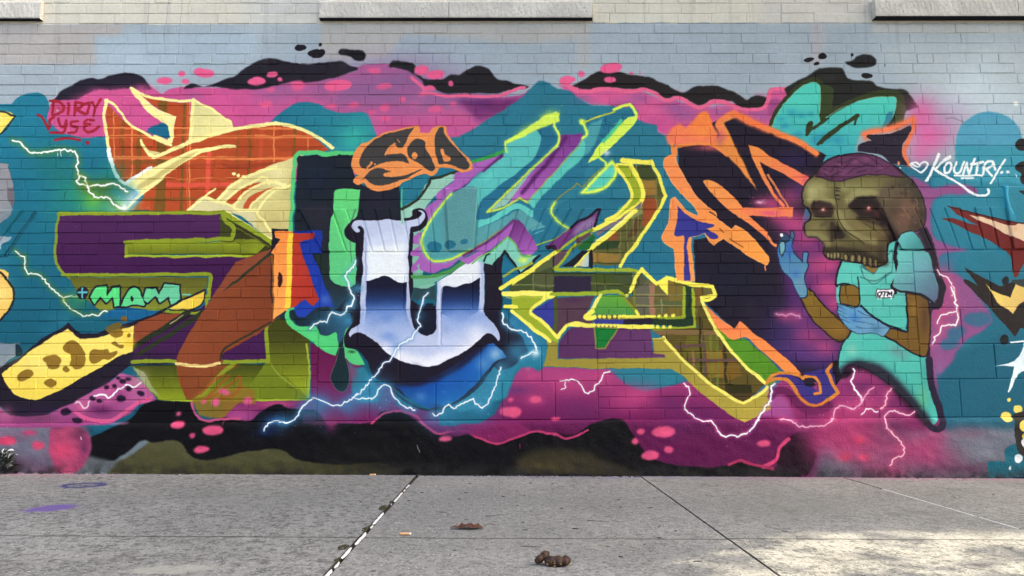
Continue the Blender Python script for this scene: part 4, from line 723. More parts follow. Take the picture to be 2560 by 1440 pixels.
def doctor():
    K = (36, 28, 40)
    # gown
    T = (84, 190, 174)
    f("740,1175! 930,1205! 1050,1350 1190,1170! 1215,1000 1280,980! 1340,1060 1560,1065! 1620,1130 1660,1240 1720,1340 1760,1440! 1750,1560 1700,1640 1660,1630! 1560,1560 1380,1480! 1380,1850! 1640,2160! 1600,2200 1640,2420 1720,2640! 1700,2740 1640,2810 1560,2780 1470,2680 1350,2540 1200,2400 1050,2290 920,2220 830,2205 780,2225 745,2320! 715,2280 695,2180 720,2080 780,1970 830,1880! 700,1650! 680,1430! 700,1280!", grad((96, 200, 184), (78, 188, 172), 2100, 700, 2280, 1000), (3, 1))
    spray(2250, 680, 36, (120, 196, 196), .7, 30); spray(2290, 740, 40, (110, 130, 160), .9, 26, 40); spray(2345, 1000, 0.1, T, 0)
    with clip("830,440! 780,530 720,640 700,750 720,850 745,880! 780,785 830,765 920,780 1050,850 1200,960 1350,1100 1470,1240 1560,1340 1640,1370 1700,1310! 1720,1200! 1640,1040! 1600,720! 1400,640! 1150,440!", (3, 2)):
        spray(850, 620, 60, (150, 206, 186), .8, q=(3, 2)); spray(1300, 640, 120, (120, 150, 150), .7, 60, 30, q=(3, 2)); spray(1000, 560, 200, (78, 196, 178), .5, q=(3, 2)); spray(1540, 1100, 70, (104, 186, 140), .7, 160, q=(3, 2)); spray(1250, 1000, 200, (60, 160, 150), .5, 40, 40, q=(3, 2)); spray(1640, 1300, 60, (90, 210, 200), .7, q=(3, 2)); spray(1560, 850, 40, (70, 160, 150), .5, 160, q=(3, 2))
    s("1610,720 1625,900 1650,1050 1700,1170 1735,1290 1730,1370 1680,1415 1620,1400 1560,1350", 17, (44, 34, 62), (3, 2)); s("1560,1345 1470,1240 1350,1100 1200,960 1050,850 920,785 840,770 790,790 750,885! 715,850 700,760 715,650 770,540 830,440", 4, (22, 50, 56), (3, 2))
    f("640,740! 690,720! 700,860 760,900! 830,800 900,800! 790,900 720,910 650,870!", (24, 14, 30), (3, 2), b=2)
    f("1620,1080! 1680,1200 1740,1340 1770,1440 1750,1600 1710,1650 1640,1660! 1620,1780 1620,2200! 1580,2180! 1560,1640! 1650,1560 1700,1440 1640,1240!", (48, 36, 62), (3, 1)); spray(2310, 560, 0.1, K, 0)
    f("1480,900! 1540,850! 1620,960 1650,1080! 1570,1080! 1540,1000!", (60, 46, 56), (3, 1), b=1)
    s("2112,930 2135,915 2160,915 2200,930 2240,965 2280,1012 2310,1050", 10, (36, 12, 34), soft=16, al=.8)
    # neck V and collar
    f("930,1200! 1060,1230! 1160,1210! 1060,1310!", (146, 116, 56), (3, 1)); f("920,1220! 1060,1300! 1200,1120 1240,1060! 1250,1130 1230,1290! 1060,1400 960,1320!", (110, 200, 186), (3, 1), edge=(60, 120, 120), ew=2)
    s("940,1330 1065,1370 1230,1290", 4, (64, 130, 124), (3, 1), al=.8); s("1280,1000 1270,1150 1290,1290 1250,1400 1245,1440 1280,1490", 8, K, (3, 1)); s("910,1330 915,1440 905,1560", 4, (40, 60, 66), (3, 1))
    f("1285,975! 1310,910 1380,872 1450,885 1510,960 1560,1058! 1450,1065 1330,1058!", grad((116, 206, 202), (70, 150, 150), 2240, 580, 2290, 620), (3, 1), edge=(40, 44, 56), ew=2); s("1320,1062 1450,1072 1560,1062", 3, (20, 40, 50), (3, 1))
    s("735,1180 700,1280 680,1400 690,1430", 5, K, (3, 1)); s("690,1420 780,1400 880,1440", 4, K, (3, 1))
    # arms
    G2 = grad((142, 112, 34), (124, 92, 36), 2000, 740, 2100, 840)
    f("720,0! 740,-20 860,-20 910,20! 915,160 860,190 780,170 730,150!", (134, 104, 36), (3, 2), edge=K, ew=3)
    f("305,40! 380,0 440,30 520,130 640,250 760,360 822,430! 800,500 760,540 710,545 620,490 480,370 380,220", G2, (3, 2), edge=K, ew=4)
    spray(500, 90, 60, (110, 90, 110), .0, q=(3, 2)); spray(700, 420, 100, (156, 116, 40), .5, q=(3, 2))
    f("1380,50! 1500,70 1600,130! 1622,400 1605,600 1580,680 1530,690 1440,650 1300,560 1150,465! 1190,410! 1300,430 1400,440! 1390,250!", G2, (3, 2), edge=K, ew=4); spray(1560, 300, 50, (92, 60, 44), .7, 200, q=(3, 2)); spray(1450, 200, 40, (160, 122, 46), .6, 100, q=(3, 2)); s("1400,440 1410,600", 2, (90, 70, 30), (3, 2))
    f("2242,626! 2310,627! 2326,655 2340,705 2347,738 2334,763! 2318,750 2290,736 2262,728 2238,726 2233,702 2244,660", grad((112, 200, 192), (96, 112, 140), 2245, 650, 2340, 750)); spray(2300, 665, 26, (120, 176, 190), .5); s("1255,0 1320,35 1450,45 1560,90 1650,160", 5, K, (3, 2))
    # gloves
    f("690,155! 760,170 850,205 930,185 1000,245 1100,330 1222,408! 1150,482 1050,450 900,458 800,412 740,330 690,240 700,200!", grad((96, 160, 200), (116, 166, 196), 2100, 770, 2200, 830), (3, 2), edge=(40, 50, 66), ew=2)
    spray(870, 300, 60, (64, 130, 200), .7, q=(3, 2)); spray(1080, 410, 60, (76, 130, 160), .7, q=(3, 2))
    for a in ("700,180 780,230", "700,220 790,270", "710,260 800,310", "730,310 820,350", "900,230 960,260 1040,300", "860,330 960,340 1060,370", "880,390 980,400"): s(a, 2, (60, 90, 124), (3, 2), w2=1)
    s("930,180 1000,250 1060,300 1220,390 1380,435", 5, (24, 36, 52), (3, 2))
    f("100,1010 120,950 160,930! 190,960! 235,900 250,960 230,1040! 290,1120 350,1180! 355,1100 385,1075 410,1095 400,1170 410,1230 380,1300 370,1360 400,1450! 380,1530 320,1540! 270,1440 230,1350 150,1280 110,1170 90,1080", grad((70, 130, 180), (104, 156, 180), 1960, 620, 2000, 700), (3, 1), edge=(40, 50, 86), ew=3)
    spray(210, 1060, 40, (60, 110, 190), .8, 60, q=(3, 1)); spray(280, 1300, 60, (64, 120, 190), .7, q=(3, 1)); spray(330, 1400, 40, (110, 150, 170), .7, 60, q=(3, 1))
    f("115,920 160,890 200,920 210,960 170,990 130,970", (50, 80, 110), (3, 1), edge=K, ew=2); f("110,1000 160,980 165,1080 130,1110", (120, 180, 190), (3, 1), edge=K, ew=2); f("220,880 250,870 262,920 240,960 222,940", (70, 110, 150), (3, 1), edge=K, ew=2)
    s("160,1110 140,1130", 2, K, (3, 1)); e(132, 915, 16, 18, (245, 245, 240), q=(3, 1)); spray(1990, 590, 34, (190, 80, 140), 0)
    # skull
    sk = "350,600! 342,500 380,400 480,290 560,195 700,122 850,103 1000,115 1150,170 1300,250 1400,340 1480,425 1548,550 1578,690 1560,820 1520,850! 1480,880 1420,870 1320,900! 1280,960! 1210,1000 1195,1100 1190,1180 1130,1222 1050,1225 940,1195 760,1170 640,1165 575,1140 548,1090 560,1050 572,1000! 480,950 400,930 365,880 368,810 420,760 440,710! 400,640!"
    f(sk, (112, 104, 62), (3, 1), edge=K, ew=5)
    with clip(sk, (3, 1)):
        spray(1300, 700, 260, (84, 60, 46), .95, 330, q=(3, 1)); spray(1420, 760, 120, (112, 74, 62), .6, q=(3, 1)); spray(1400, 420, 120, (66, 62, 44), .8, q=(3, 1)); spray(1500, 600, 60, (60, 48, 44), .8, 160, q=(3, 1)); spray(1160, 480, 100, (96, 90, 62), .5, q=(3, 1))
        spray(510, 450, 120, (176, 172, 112), .85, 110, q=(3, 1)); spray(1000, 430, 220, (140, 136, 84), .8, 90, q=(3, 1)); spray(870, 460, 110, (168, 164, 104), .6, 70, q=(3, 1)); spray(480, 840, 100, (138, 128, 80), .85, 80, q=(3, 1)); spray(500, 660, 40, (90, 70, 50), .5, q=(3, 1))
        spray(780, 720, 60, (134, 126, 84), .8, 120, q=(3, 1)); spray(950, 860, 140, (128, 114, 66), .8, 60, 20, q=(3, 1)); spray(1080, 920, 90, (120, 96, 52), .6, 40, q=(3, 1)); spray(1000, 1040, 200, (78, 66, 44), .7, 70, q=(3, 1)); spray(680, 1020, 90, (104, 92, 58), .8, 60, q=(3, 1)); spray(1130, 1100, 60, (60, 46, 36), .8, 90, q=(3, 1))
        spray(650, 870, 60, (52, 44, 32), .8, 110, q=(3, 1)); spray(750, 900, 80, (70, 60, 42), .8, 50, 40, q=(3, 1)); spray(560, 800, 70, (80, 70, 46), .6, 30, -30, q=(3, 1)); spray(390, 600, 30, (100, 90, 56), .6, q=(3, 1))
        spray(1230, 940, 60, (44, 30, 30), .95, 40, 20, q=(3, 1)); s("1060,680 1150,800 1240,930", 12, (46, 30, 28), (3, 1), soft=5)
        spray(1100, 600, 60, (60, 44, 36), .7, 120, 30, q=(3, 1))
    s("700,690 755,800 850,895 960,950 1060,975", 7, (158, 148, 98), (3, 1), soft=9, al=.75); s("420,560 470,545 560,548 640,590", 6, (160, 154, 100), (3, 1), soft=8, al=.8); s("800,560 880,505 1000,495 1090,505", 7, (166, 160, 104), (3, 1), soft=9, al=.8)
    f("645,850 690,825 740,870 765,940 700,955 650,940", (46, 36, 28), (3, 1), b=2); s("400,900 480,920 560,960 600,1000", 6, (150, 140, 90), (3, 1), soft=8, al=.7); s("860,790 960,850 1080,880 1180,870", 8, (140, 124, 78), (3, 1), soft=12, al=.4); s("900,740 1000,770 1100,790", 4, (70, 52, 38), (3, 1), soft=5, al=.8)
    spray(430, 480, 60, (190, 186, 128), .7, 90, q=(3, 1)); spray(760, 440, 60, (176, 172, 112), .6, 60, q=(3, 1))
    f("478,325! 500,280 560,200 700,128 850,108 1050,120 1200,185 1330,290! 1390,345! 1200,318 1000,312 850,340 740,372 640,368 550,345!", (108, 60, 96), (3, 1), edge=(60, 32, 56), ew=3)
    for a in ("560,250 620,280 680,230 760,250 820,180 880,150", "640,320 720,280 800,300 860,250 940,240 1000,200", "700,180 760,200 850,150 960,210 1060,230", "1000,130 1080,180 1160,230", "560,300 600,330", "1080,280 1200,240", "900,290 980,270"): s(a, 3, (66, 34, 60), (3, 1), w2=2)
    for x, y, r in ((590, 280, 36), (870, 180, 50), (720, 210, 40), (760, 290, 50), (980, 160, 50), (1130, 240, 50)): spray(x, y, r, (150, 84, 128), .6, r * .6, q=(3, 1))
    for x, y in ((500, 300), (640, 345)): spray(x, y, 30, (60, 40, 40), .6, q=(3, 1))
    f("430,640! 440,590 480,572 560,575 620,600 650,640! 655,700 620,728 540,735 480,725 450,690", (58, 38, 36), (3, 1), b=1.5); spray(545, 660, 46, (140, 80, 84), .8, 34, q=(3, 1))
    spray(980, 640, 130, (66, 52, 40), .7, 90, q=(3, 1)); spray(540, 660, 110, (66, 52, 40), .6, 80, q=(3, 1)); f("790,620! 830,580 880,540 960,525 1090,538! 1100,600! 1180,720 1260,850 1250,890! 1150,780 1050,738 930,730 880,690", (42, 30, 28), (3, 1), b=1.5); spray(1000, 660, 56, (104, 52, 50), .7, 40, q=(3, 1)); spray(1075, 700, 26, (120, 40, 42), .6, 36, q=(3, 1))
    for x, y in ((547, 654), (1010, 645)): spray(x, y, 22, (240, 130, 120), .9, q=(3, 1)); e(x, y, 9, 9, (255, 240, 235), q=(3, 1), b=1)
    s("470,730 560,738 640,728", 3, (26, 20, 20), (3, 1)); s("910,735 1000,742 1080,738", 3, (24, 18, 18), (3, 1))
    s("665,380 662,480 672,560 690,640", 3, (66, 62, 40), (3, 1))
    for y in (438, 470, 515, 555): s(f"680,{y} 718,{y+6}", 4, (44, 40, 28), (3, 1), w2=2)
    s("690,660 720,780 790,880 880,940 960,1000", 3, (60, 50, 34), (3, 1)); s("640,800 640,960", 5, (60, 50, 36), (3, 1), soft=3)
    for i in range(6): s(f"{900+i*30},{760+i*14} {960+i*34},{800+i*22}", 1.6, (88, 76, 46), (3, 1))
    s("575,1062 700,1060 900,1090 1040,1140 1170,1190", 5, (52, 42, 30), (3, 1), soft=10, al=.8); spray(690, 990, 60, (124, 112, 70), .7, 40, q=(3, 1)); spray(900, 1010, 80, (112, 100, 62), .6, 30, 15, q=(3, 1))
    for i, (x, y, w, h) in enumerate(((598, 1120, 20, 34), (630, 1125, 18, 34), (664, 1130, 20, 36), (700, 1125, 18, 40), (780, 1135, 26, 38), (845, 1145, 26, 44), (908, 1150, 24, 44), (965, 1170, 24, 48), (1024, 1180, 20, 50), (1080, 1190, 18, 46))):
        e(x + 4, y, w * 1.3, h * 1.08, (34, 26, 22), q=(3, 1), b=1); e(x, y, w * .72, h * .85, (164 - i * 3, 148 - i * 3, 100 - i * 3), q=(3, 1), b=.8)
    for a in ("1340,640 1400,760", "1430,630 1490,700", "1440,560 1450,600", "1410,800 1450,880"): s(a, 3, (130, 92, 74), (3, 1))
    for i in range(60):
        x, y = _rng.uniform(1150, 1520), _rng.uniform(420, 860); spray(x, y, 14, (120, 84, 66) if i % 2 else (52, 40, 34), .4, q=(3, 1))
    S = (1980, 370, 1.905)
    with clip(sk, (3, 1)):
        f("408,262! 440,180 520,140! 640,160! 660,420! 500,440! 478,400 425,310!", (98, 84, 64), S, b=7, al=.8)
        for x, y, r, c in ((560, 260, 30, (134, 96, 78)), (530, 340, 34, (124, 86, 68)), (450, 230, 30, (112, 100, 74)), (480, 300, 24, (84, 68, 54)), (600, 240, 26, (62, 58, 46)), (620, 320, 22, (58, 48, 42)), (560, 170, 34, (72, 68, 54)), (590, 380, 26, (66, 50, 44))):
            spray(1980 + x / 1.905, 370 + y / 1.905, r / 1.905 * 1.6, c, .75)
        s("405,275 430,315 470,380 500,432", 7, (40, 28, 28), S, soft=7, al=.9); s("425,290 470,360 510,420", 3, (106, 84, 72), S, soft=5, al=.6)
        for k in range(26): spray(_rng.uniform(2230, 2305), _rng.uniform(455, 560), 4, (140, 104, 84) if k % 2 else (60, 48, 42), .5)
    for a in ("528,290 555,345", "580,280 610,345", "590,240 600,265"): s(a, 2, (150, 112, 92), S)
    f("602,392! 640,378! 668,440 700,560 722,640 726,720 700,768 662,762! 694,720! 694,650 660,530 622,450!", (46, 36, 50), S, b=1)
    # badge
    f("1085,20 1110,12 1250,18 1268,40 1265,85 1240,102 1110,98 1080,80", (245, 245, 245), (3, 2), edge=K, ew=2)
    for a in ("1112,42 1095,58 1105,82 1130,85 1145,60 1135,42 1112,42", "1150,42 1200,42", "1175,42 1172,85", "1205,85 1208,44! 1225,66! 1245,44! 1248,85"): s(a, 3.2, (44, 30, 50), (3, 2))
    for x in (1110, 1140, 1235): s(f"{x},98 {x},120", 2, (240, 245, 245), (3, 2))
    # lightning
    PG = (214, 96, 140)
    bolt("2343,676 2350,688 2365,693 2378,708 2384,725 2380,740", 3, PG, gw=8); bolt("2375,720 2388,745 2393,770 2393,800 2388,815 2372,812 2352,820 2345,838 2335,845 2332,862", 4, PG, gw=10, w2=3); bolt("2390,778 2368,786 2350,790 2342,810", 3, PG, gw=8)
    bolt("850,812 862,860 855,900 830,935 860,970 870,1000 910,1060 940,1115 930,1140", 3.5, (180, 70, 130), (3, 2), gw=7, w2=5)
    bolt("1060,1000 1000,1040 960,1120 900,1180 840,1215 780,1190 720,1180 680,1210 655,1260 650,1310", 2.5, (220, 90, 140), (3, 2), gw=10, col=(246, 190, 215)); bolt("650,1310 600,1350 540,1385 430,1385 300,1390 240,1350 200,1325 120,1318", 2.5, (216, 90, 140), (3, 2), gw=9, col=(248, 190, 215))
    bolt("1240,1010 1200,1060 1190,1110 1170,1170 1120,1220", 3, (220, 90, 140), (3, 2), gw=9, col=(250, 190, 205)); bolt("1100,1245 1060,1240 1020,1215 975,1215 960,1250 935,1270", 2.5, (200, 90, 140), (3, 2), gw=5); bolt("1460,1240 1400,1275 1340,1260 1280,1240 1200,1245 1160,1290 1165,1400 1215,1440", 3, (220, 90, 140), (3, 2), gw=9, col=(250, 205, 220))
    bolt("1215,1440 1290,1520 1330,1580 1345,1640 1330,1680 1270,1690 1220,1720 1215,1760 1200,1775", 3, (214, 80, 130), (3, 2), gw=9, col=(252, 205, 215))
    bolt("498,1015 545,995 545,940 555,935", 2, (200, 90, 140), (2, 2), gw=4); bolt("490,930 560,925 650,930 700,980 720,1020 765,1055 830,1020 840,975 900,920 930,850 985,842", 3, (200, 90, 140), (2, 2), gw=5)
    bolt("1720,955 1765,990 1780,1075 1750,1120 1730,1190 1770,1250 1850,1310 1920,1340 1990,1330 2030,1380 2050,1430", 3, (210, 90, 150), (2, 2), gw=6); bolt("2050,1430 2090,1470 2130,1490 2180,1470 2260,1480 2340,1450", 4, (220, 120, 170), (2, 2), gw=7)
    bolt("2630,960 2590,990 2580,1060 2590,1130 2530,1190 2480,1280 2440,1330 2400,1400 2360,1440", 4, (190, 120, 190), (2, 2), gw=7)

def right_side():
    f("2320,420! 2420,420! 2440,470! 2360,600! 2310,600!", (56, 150, 172), (3, 1), al=0)
    s("2360,430 2380,560 2430,700 2450,740", 10, (40, 150, 180), (3, 1)); s("2380,430 2400,560 2440,700", 4, (80, 180, 204), (3, 1)); f("2470,220! 2560,230! 2560,1300! 2540,460 2500,500 2500,480!", (46, 140, 162), (3, 1), al=0)
    f("2500,480 2550,475 2600,530! 2620,560! 2540,510!", (36, 40, 44), (3, 1)); f("2470,240 2520,185 2600,180! 2600,400! 2560,410 2520,360 2530,300!", (46, 42, 42), (3, 1))
    R = (122, 42, 38)
    f("1810,632! 1900,640 2000,680 2200,730 2400,780 2700,800! 2900,850! 2900,1500! 2560,1200! 2500,1330! 2460,1335 2440,1160 2380,1080! 2200,960 2050,890 1880,810 1728,748! 1850,748 2000,790 2110,812! 2000,760 1880,700!", R, (3, 1)); s("1805,632 2000,675 2280,745 2480,795 2560,800", 3, (64, 22, 24), (3, 1))
    f("2000,712! 2150,735 2280,780 2420,820 2480,800! 2900,860! 2900,1050! 2560,985! 2420,930 2280,850 2120,770!", (232, 200, 164), (3, 1)); spray(2450, 850, 30, (230, 160, 120), .5, q=(3, 1))
    f("1968,1245 1990,1245 2080,1300 2200,1360 2330,1440! 2600,1560! 2900,1600! 2900,2000! 2560,1850! 2520,1840 2478,1930! 2440,1900 2250,1680 2130,1560 1955,1380! 1955,1355 2000,1365 2100,1430!", (48, 41, 38), (3, 1))
    f("2165,1385! 2240,1470! 2430,1545! 2470,1400! 2560,1400! 2900,1380! 2900,1520! 2560,1580! 2520,1600! 2445,1705! 2300,1590!", grad((250, 222, 104), (226, 190, 110), 2460, 720, 2540, 780), (3, 1)); f("2290,1440! 2440,1380! 2480,1380! 2430,1520! 2380,1490!", (48, 41, 38), (3, 1)); f("2440,1380 2470,1360 2700,1350! 2900,1380! 2560,1440!", (60, 70, 70), (3, 1))
    e(2370, 1372, 36, 42, (40, 40, 46), q=(3, 1)); e(2365, 520, 46, 52, (34, 38, 42), q=(3, 2))
    s("2430,548 2600,545", 4, (245, 248, 248), (3, 2))
    f("2250,782! 2400,755 2490,700 2545,610 2600,400! 2900,400! 2900,900! 2560,830 2490,900 2440,1000 2405,1045! 2395,1030 2440,900 2455,790! 2350,780", (232, 244, 246), (3, 2))
    # plinth right
    f("2060,1085! 2800,1060! 2800,1240! 2020,1240!", grad((122, 128, 140), (104, 100, 112), 0, 1090, 0, 1180), b=10); spray(2330, 1150, 80, (158, 66, 112), .75, 40); spray(2420, 1170, 70, (120, 64, 96), .6, 16); spray(2450, 1130, 50, (140, 150, 160), .5, 30); spray(2420, 1080, 60, (140, 96, 120), .6, 20)
    for x, y, r, a in ((2100, 1100, 70, .9), (2180, 1090, 80, .9), (2250, 1120, 70, .8), (2310, 1120, 50, .7), (2130, 1130, 50, .6), (2180, 1170, 50, .5), (2330, 1090, 40, .6), (2060, 1080, 60, .9), (2230, 1180, 40, .6), (2120, 1080, 60, .7)): spray(x, y, r, (188, 66, 118), a, r * .7)
    spray(2010, 1060, 40, (128, 40, 100), .8); spray(2220, 1075, 50, (110, 60, 96), .7, 40); spray(2100, 1160, 40, (130, 120, 132), .5, 14)
    for x, y in ((2145, 1100), (2108, 1142), (2155, 1145)): spray(x, y, 18, (228, 70, 108), .8, 12)
    f("2175,300! 2340,295! 2345,190 2400,140 2480,110! 2800,100! 3200,100! 3200,480! 2175,480!", (24, 112, 130), (3, 3), b=1)
    for x, y, r in ((2410, 1120, 22), (2502, 1215, 45), (2382, 1292, 56), (2545, 1390, 62)): e(x, y, r, r * .95, (246, 220, 104), q=(3, 2), b=.5)
    f("2450,1270! 2540,1240 2800,1200! 2800,1500! 2560,1700! 2480,1640 2440,1480!", (54, 50, 46), (3, 2)); e(2550, 1380, 66, 60, (246, 220, 104), q=(3, 2)); e(2560, 1490, 40, 40, (240, 205, 80), q=(3, 2))
    e(2558, 1555, 46, 54, (240, 240, 238), q=(3, 2)); e(2480, 1705, 44, 44, (238, 240, 240), q=(3, 2)); e(2402, 1800, 13, 22, (235, 240, 240), q=(3, 2))
    spray(2470, 1320, 0.1, (0, 0, 0), 0)
    # white tag
    W = (246, 248, 248)
    s("1500,235 1440,205 1480,190 1520,215! 1560,185 1595,200 1590,235 1530,292 1470,255 1425,215 1440,195", 4.5, W, (3, 1)); s("1505,235 1530,225", 3, W, (3, 1))
    s("1702,105 1660,210 1610,330 1575,378", 8, W, (3, 1), w2=6); s("1815,130 1740,190 1665,260! 1780,320 1900,400 2020,480 2120,515 2190,512 2212,485 2200,465", 6, W, (3, 1)); s("1815,128 1760,165", 9, W, (3, 1))
    s("1800,192 1765,240 1770,285 1810,280 1835,230 1825,190 1800,192", 6, W, (3, 1)); s("1885,180 1860,250 1875,292 1920,280 1955,180", 6, W, (3, 1)); s("1950,310 1985,190! 2010,300! 2070,150", 6, W, (3, 1)); s("2030,200 2150,180", 6, W, (3, 1)); s("2110,185 2080,300", 6, W, (3, 1))
    s("2150,300 2175,190 2235,180 2240,215 2180,250! 2240,310", 6, W, (3, 1)); s("2240,190 2270,250", 6, W, (3, 1)); s("2360,165 2300,260 2230,400", 6, W, (3, 1), w2=5); s("1865,318 2000,320 2140,318", 5, W, (3, 1)); s("1935,345 2050,345", 5, W, (3, 1))
    e(2335, 285, 15, 15, W, q=(3, 1)); e(2395, 292, 18, 18, W, q=(3, 1)); s("1250,150 1330,260", 5, (240, 236, 236), (3, 1), al=0); s("2470,305 2485,330", 2, W, (3, 1)); e(1320, 250, 12, 14, W, q=(3, 1))

def u_scroll():
    f("1480,742! 1540,735 1562,715 1562,675 1600,648 1660,643 1700,680 1718,750 1700,820 1640,862 1578,885! 1578,1000! 1535,1000! 1540,900! 1500,800!", (34, 27, 44), (1, 1))
    f("1480,768! 1560,760 1610,745 1655,705 1640,682 1616,674 1655,666 1687,700 1684,750 1650,795 1600,820 1545,832! 1538,900! 1500,900!", (198, 206, 230), (1, 1))

def dark_claw():
    spray(2235, 320, 34, (220, 120, 80), .5, 14)
    s("960,1340 1060,1315 1200,1295 1340,1240 1450,1190", 8, (248, 130, 84), (3, 0), glow=((246, 130, 90), 8, .7)); s("1450,1195 1455,1270 1420,1380 1390,1440 1360,1520 1370,1580 1405,1650", 7, (244, 128, 80), (3, 0), glow=((246, 120, 90), 7, .6)); spray(985, 1370, 40, (248, 120, 70), .9, q=(3, 0))
    f("985,1372! 1000,1350 1060,1345 1200,1340 1330,1300 1400,1265 1437,1275 1430,1320 1385,1400 1345,1460 1345,1560 1385,1630 1402,1660! 1310,1650 1230,1640! 1150,1560 1050,1540 900,1520! 920,1440 1040,1400!", (46, 38, 56), (3, 0))
    spray(2150, 395, 20, (60, 50, 70), .8, 10); e(1300, 195, 16, 20, (248, 160, 120), q=(3, 1), b=1)

def lower_cloud():
    f("1100,1066! 1180,1064 1232,1040 1262,990 1284,945 1300,925 1315,910 1345,930! 1360,918! 1520,925! 1580,960 1612,975 1660,968 1720,955! 1760,975! 1860,1055! 2000,900! 2110,840! 2330,860! 2360,1080! 2330,1240! 700,1240! 700,1060! 900,1000! 1100,1030!", grad((178, 68, 128), (128, 32, 96), 0, 940, 0, 1040))
    f("1520,922! 1700,922! 1712,945 1660,970 1612,978 1570,962 1540,940!", (46, 134, 152), b=3); f("1290,1100! 1300,1050! 1860,1050! 2050,1040! 2010,1170! 1680,1200! 1560,1160!", (108, 22, 82), b=14)
    for x, y, r, a in ((1420, 960, 50, .6), (1600, 985, 50, .7), (1500, 940, 40, .6), (1340, 1000, 26, .8), (1560, 1000, 60, .5), (2150, 1020, 80, .7), (1920, 1000, 60, .6), (1980, 1040, 60, .6), (2200, 1000, 60, .5), (1330, 940, 20, .6)): spray(x, y, r, (206, 76, 134), a, r * .6)
    for x, y, r, a in ((1450, 1030, 80, .6), (1680, 1010, 50, .6), (1760, 1040, 60, .6), (2030, 1000, 50, .6), (2160, 970, 60, .7), (2240, 1010, 50, .7), (1700, 1070, 60, .5)): spray(x, y, r, (110, 40, 100), a, r * .5)
    spray(1290, 975, 40, (70, 60, 120), .4, 12)
    s("1900,1030 1925,985 1955,975 1985,1010 2010,1040", 0.1, (0, 0, 0), al=0); f("1905,1040! 1920,1000 1950,988 1975,1010 1990,1050!", (176, 84, 150), b=3)
    # magenta drip + left
    f("560,1000! 780,1000! 860,1010! 940,1000! 960,1020! 830,1070! 700,1040! 640,1070! 560,1060!", (128, 38, 96), b=2); spray(690, 1010, 60, (200, 84, 130), .8, 12); spray(600, 1040, 60, (190, 84, 150), .8, 26); spray(560, 1055, 40, (206, 90, 140), .7, 12)
    # black band
    f("215,1100! 300,1062 330,1045 360,1010 380,1003! 480,1003! 490,1030 505,1052 560,1045 620,1052 650,1032 680,1015 702,1012 720,1020 780,1026 800,1035 820,1062 850,1060! 930,1055 950,1032 970,1027 1000,1027 1025,1040 1055,1062 1080,1082 1120,1095! 1170,1085! 1200,1100 1250,1112 1280,1098 1320,1082 1350,1080 1410,1096 1440,1085 1480,1060 1530,1048 1560,1055 1580,1085 1600,1115 1612,1130 1640,1150! 1700,1165 1800,1168 1850,1155 1900,1170! 2000,1185! 2000,1240! -240,1240! 200,1180!", (12, 10, 14), b=.8)
    spray(1180, 1130, 120, (12, 10, 14), 1, 30); f("1080,1085! 1120,1090! 1250,1120! 1350,1085! 1460,1090! 1400,1180! 1100,1160!", (12, 10, 14), b=4)
    s("930,1058 960,1035 1000,1028 1040,1040 1065,1065 1100,1085 1160,1075 1200,1098 1245,1110 1280,1098 1330,1080 1380,1085 1412,1097 1440,1090 1470,1075", 6, (196, 62, 112)); s("500,1052 480,1005", 0.1, (0, 0, 0), al=0); s("350,1010 380,1000", .1, (0, 0, 0), al=0)
    f("1110,1080! 1165,1080! 1215,1100 1245,1106! 1280,1094! 1330,1076! 1300,1060! 1150,1060!", (140, 34, 98), b=1)
    s("480,1000 490,1035 515,1052 540,1050 600,1048", 6, (206, 86, 130))
    spray(690, 1050, 44, (24, 60, 110), .9, 20); spray(670, 1080, 40, (16, 36, 80), .8, 16); spray(820, 1075, 30, (24, 36, 64), .6, 14); s("770,1045 828,1050", 20, (150, 50, 100), soft=8, al=.4); spray(830, 1062, 14, (130, 40, 90), .8, 22)
    # olive hills
    OH = grad((92, 90, 58), (82, 80, 44), 0, 1105, 0, 1180)
    f("800,420! 900,380 1100,330 1180,290 1260,240 1350,150 1400,110 1470,82 1550,108 1650,92 1750,82 1830,110 1900,200 1960,255 2080,282 2200,265 2300,240 2450,197 2530,185 2620,185 2720,165 2800,170 2880,210 2960,255 3050,300! 3400,330! 3800,300! 4000,360! 4000,430! 800,430!", OH, (0, 3), b=1)
    f("1300,200! 1400,105 1470,82 1520,100! 1480,130 1350,220 1200,300 1040,360 800,400! 800,330! 950,330 1150,300!", (120, 134, 142), (0, 3), b=2)
    spray(900, 1130, 120, (24, 22, 20), .9, 34); spray(1000, 1165, 120, (30, 28, 22), .8, 14); spray(880, 1170, 60, (72, 72, 34), .5, 12)
    f("1290,1185! 1300,1140 1380,1120 1460,1130 1540,1160 1600,1185 1600,1200! 1290,1200!", (64, 58, 38), b=9); spray(1360, 1168, 60, (96, 84, 40), .6, 14); f("1160,1184! 1700,1186! 1700,1200! 1160,1200!", (26, 14, 16), b=1, al=.7)
    s("1880,1165 1930,1155 1980,1165", 0.1, (0, 0, 0), al=0)
    # right hump
    f("1905,1175! 1940,1165 1935,1130 1960,1100 1990,1080 2010,1080! 2035,1095 2040,1130 2030,1165 2015,1190!", (44, 14, 34), b=1); spray(2035, 1120, 26, (120, 40, 84), .8, 40); s("1905,1168 1938,1150 1945,1120 1968,1098", 6, (230, 74, 124), soft=3); s("1820,1162 1850,1150 1880,1162 1930,1172", 5, (190, 56, 100), soft=2)
    # left plinth
    f("-240,1060! 120,1062! 215,1066 232,1110 220,1150 190,1190! -240,1190!", (122, 120, 138), b=4); spray(60, 1160, 90, (112, 84, 110), .8, 24); spray(40, 1090, 60, (158, 104, 138), .5, 16); spray(150, 1175, 60, (130, 70, 100), .7, 12); f("200,1150! 232,1140! 300,1160! 260,1200! 180,1200!", (110, 118, 122), b=4)
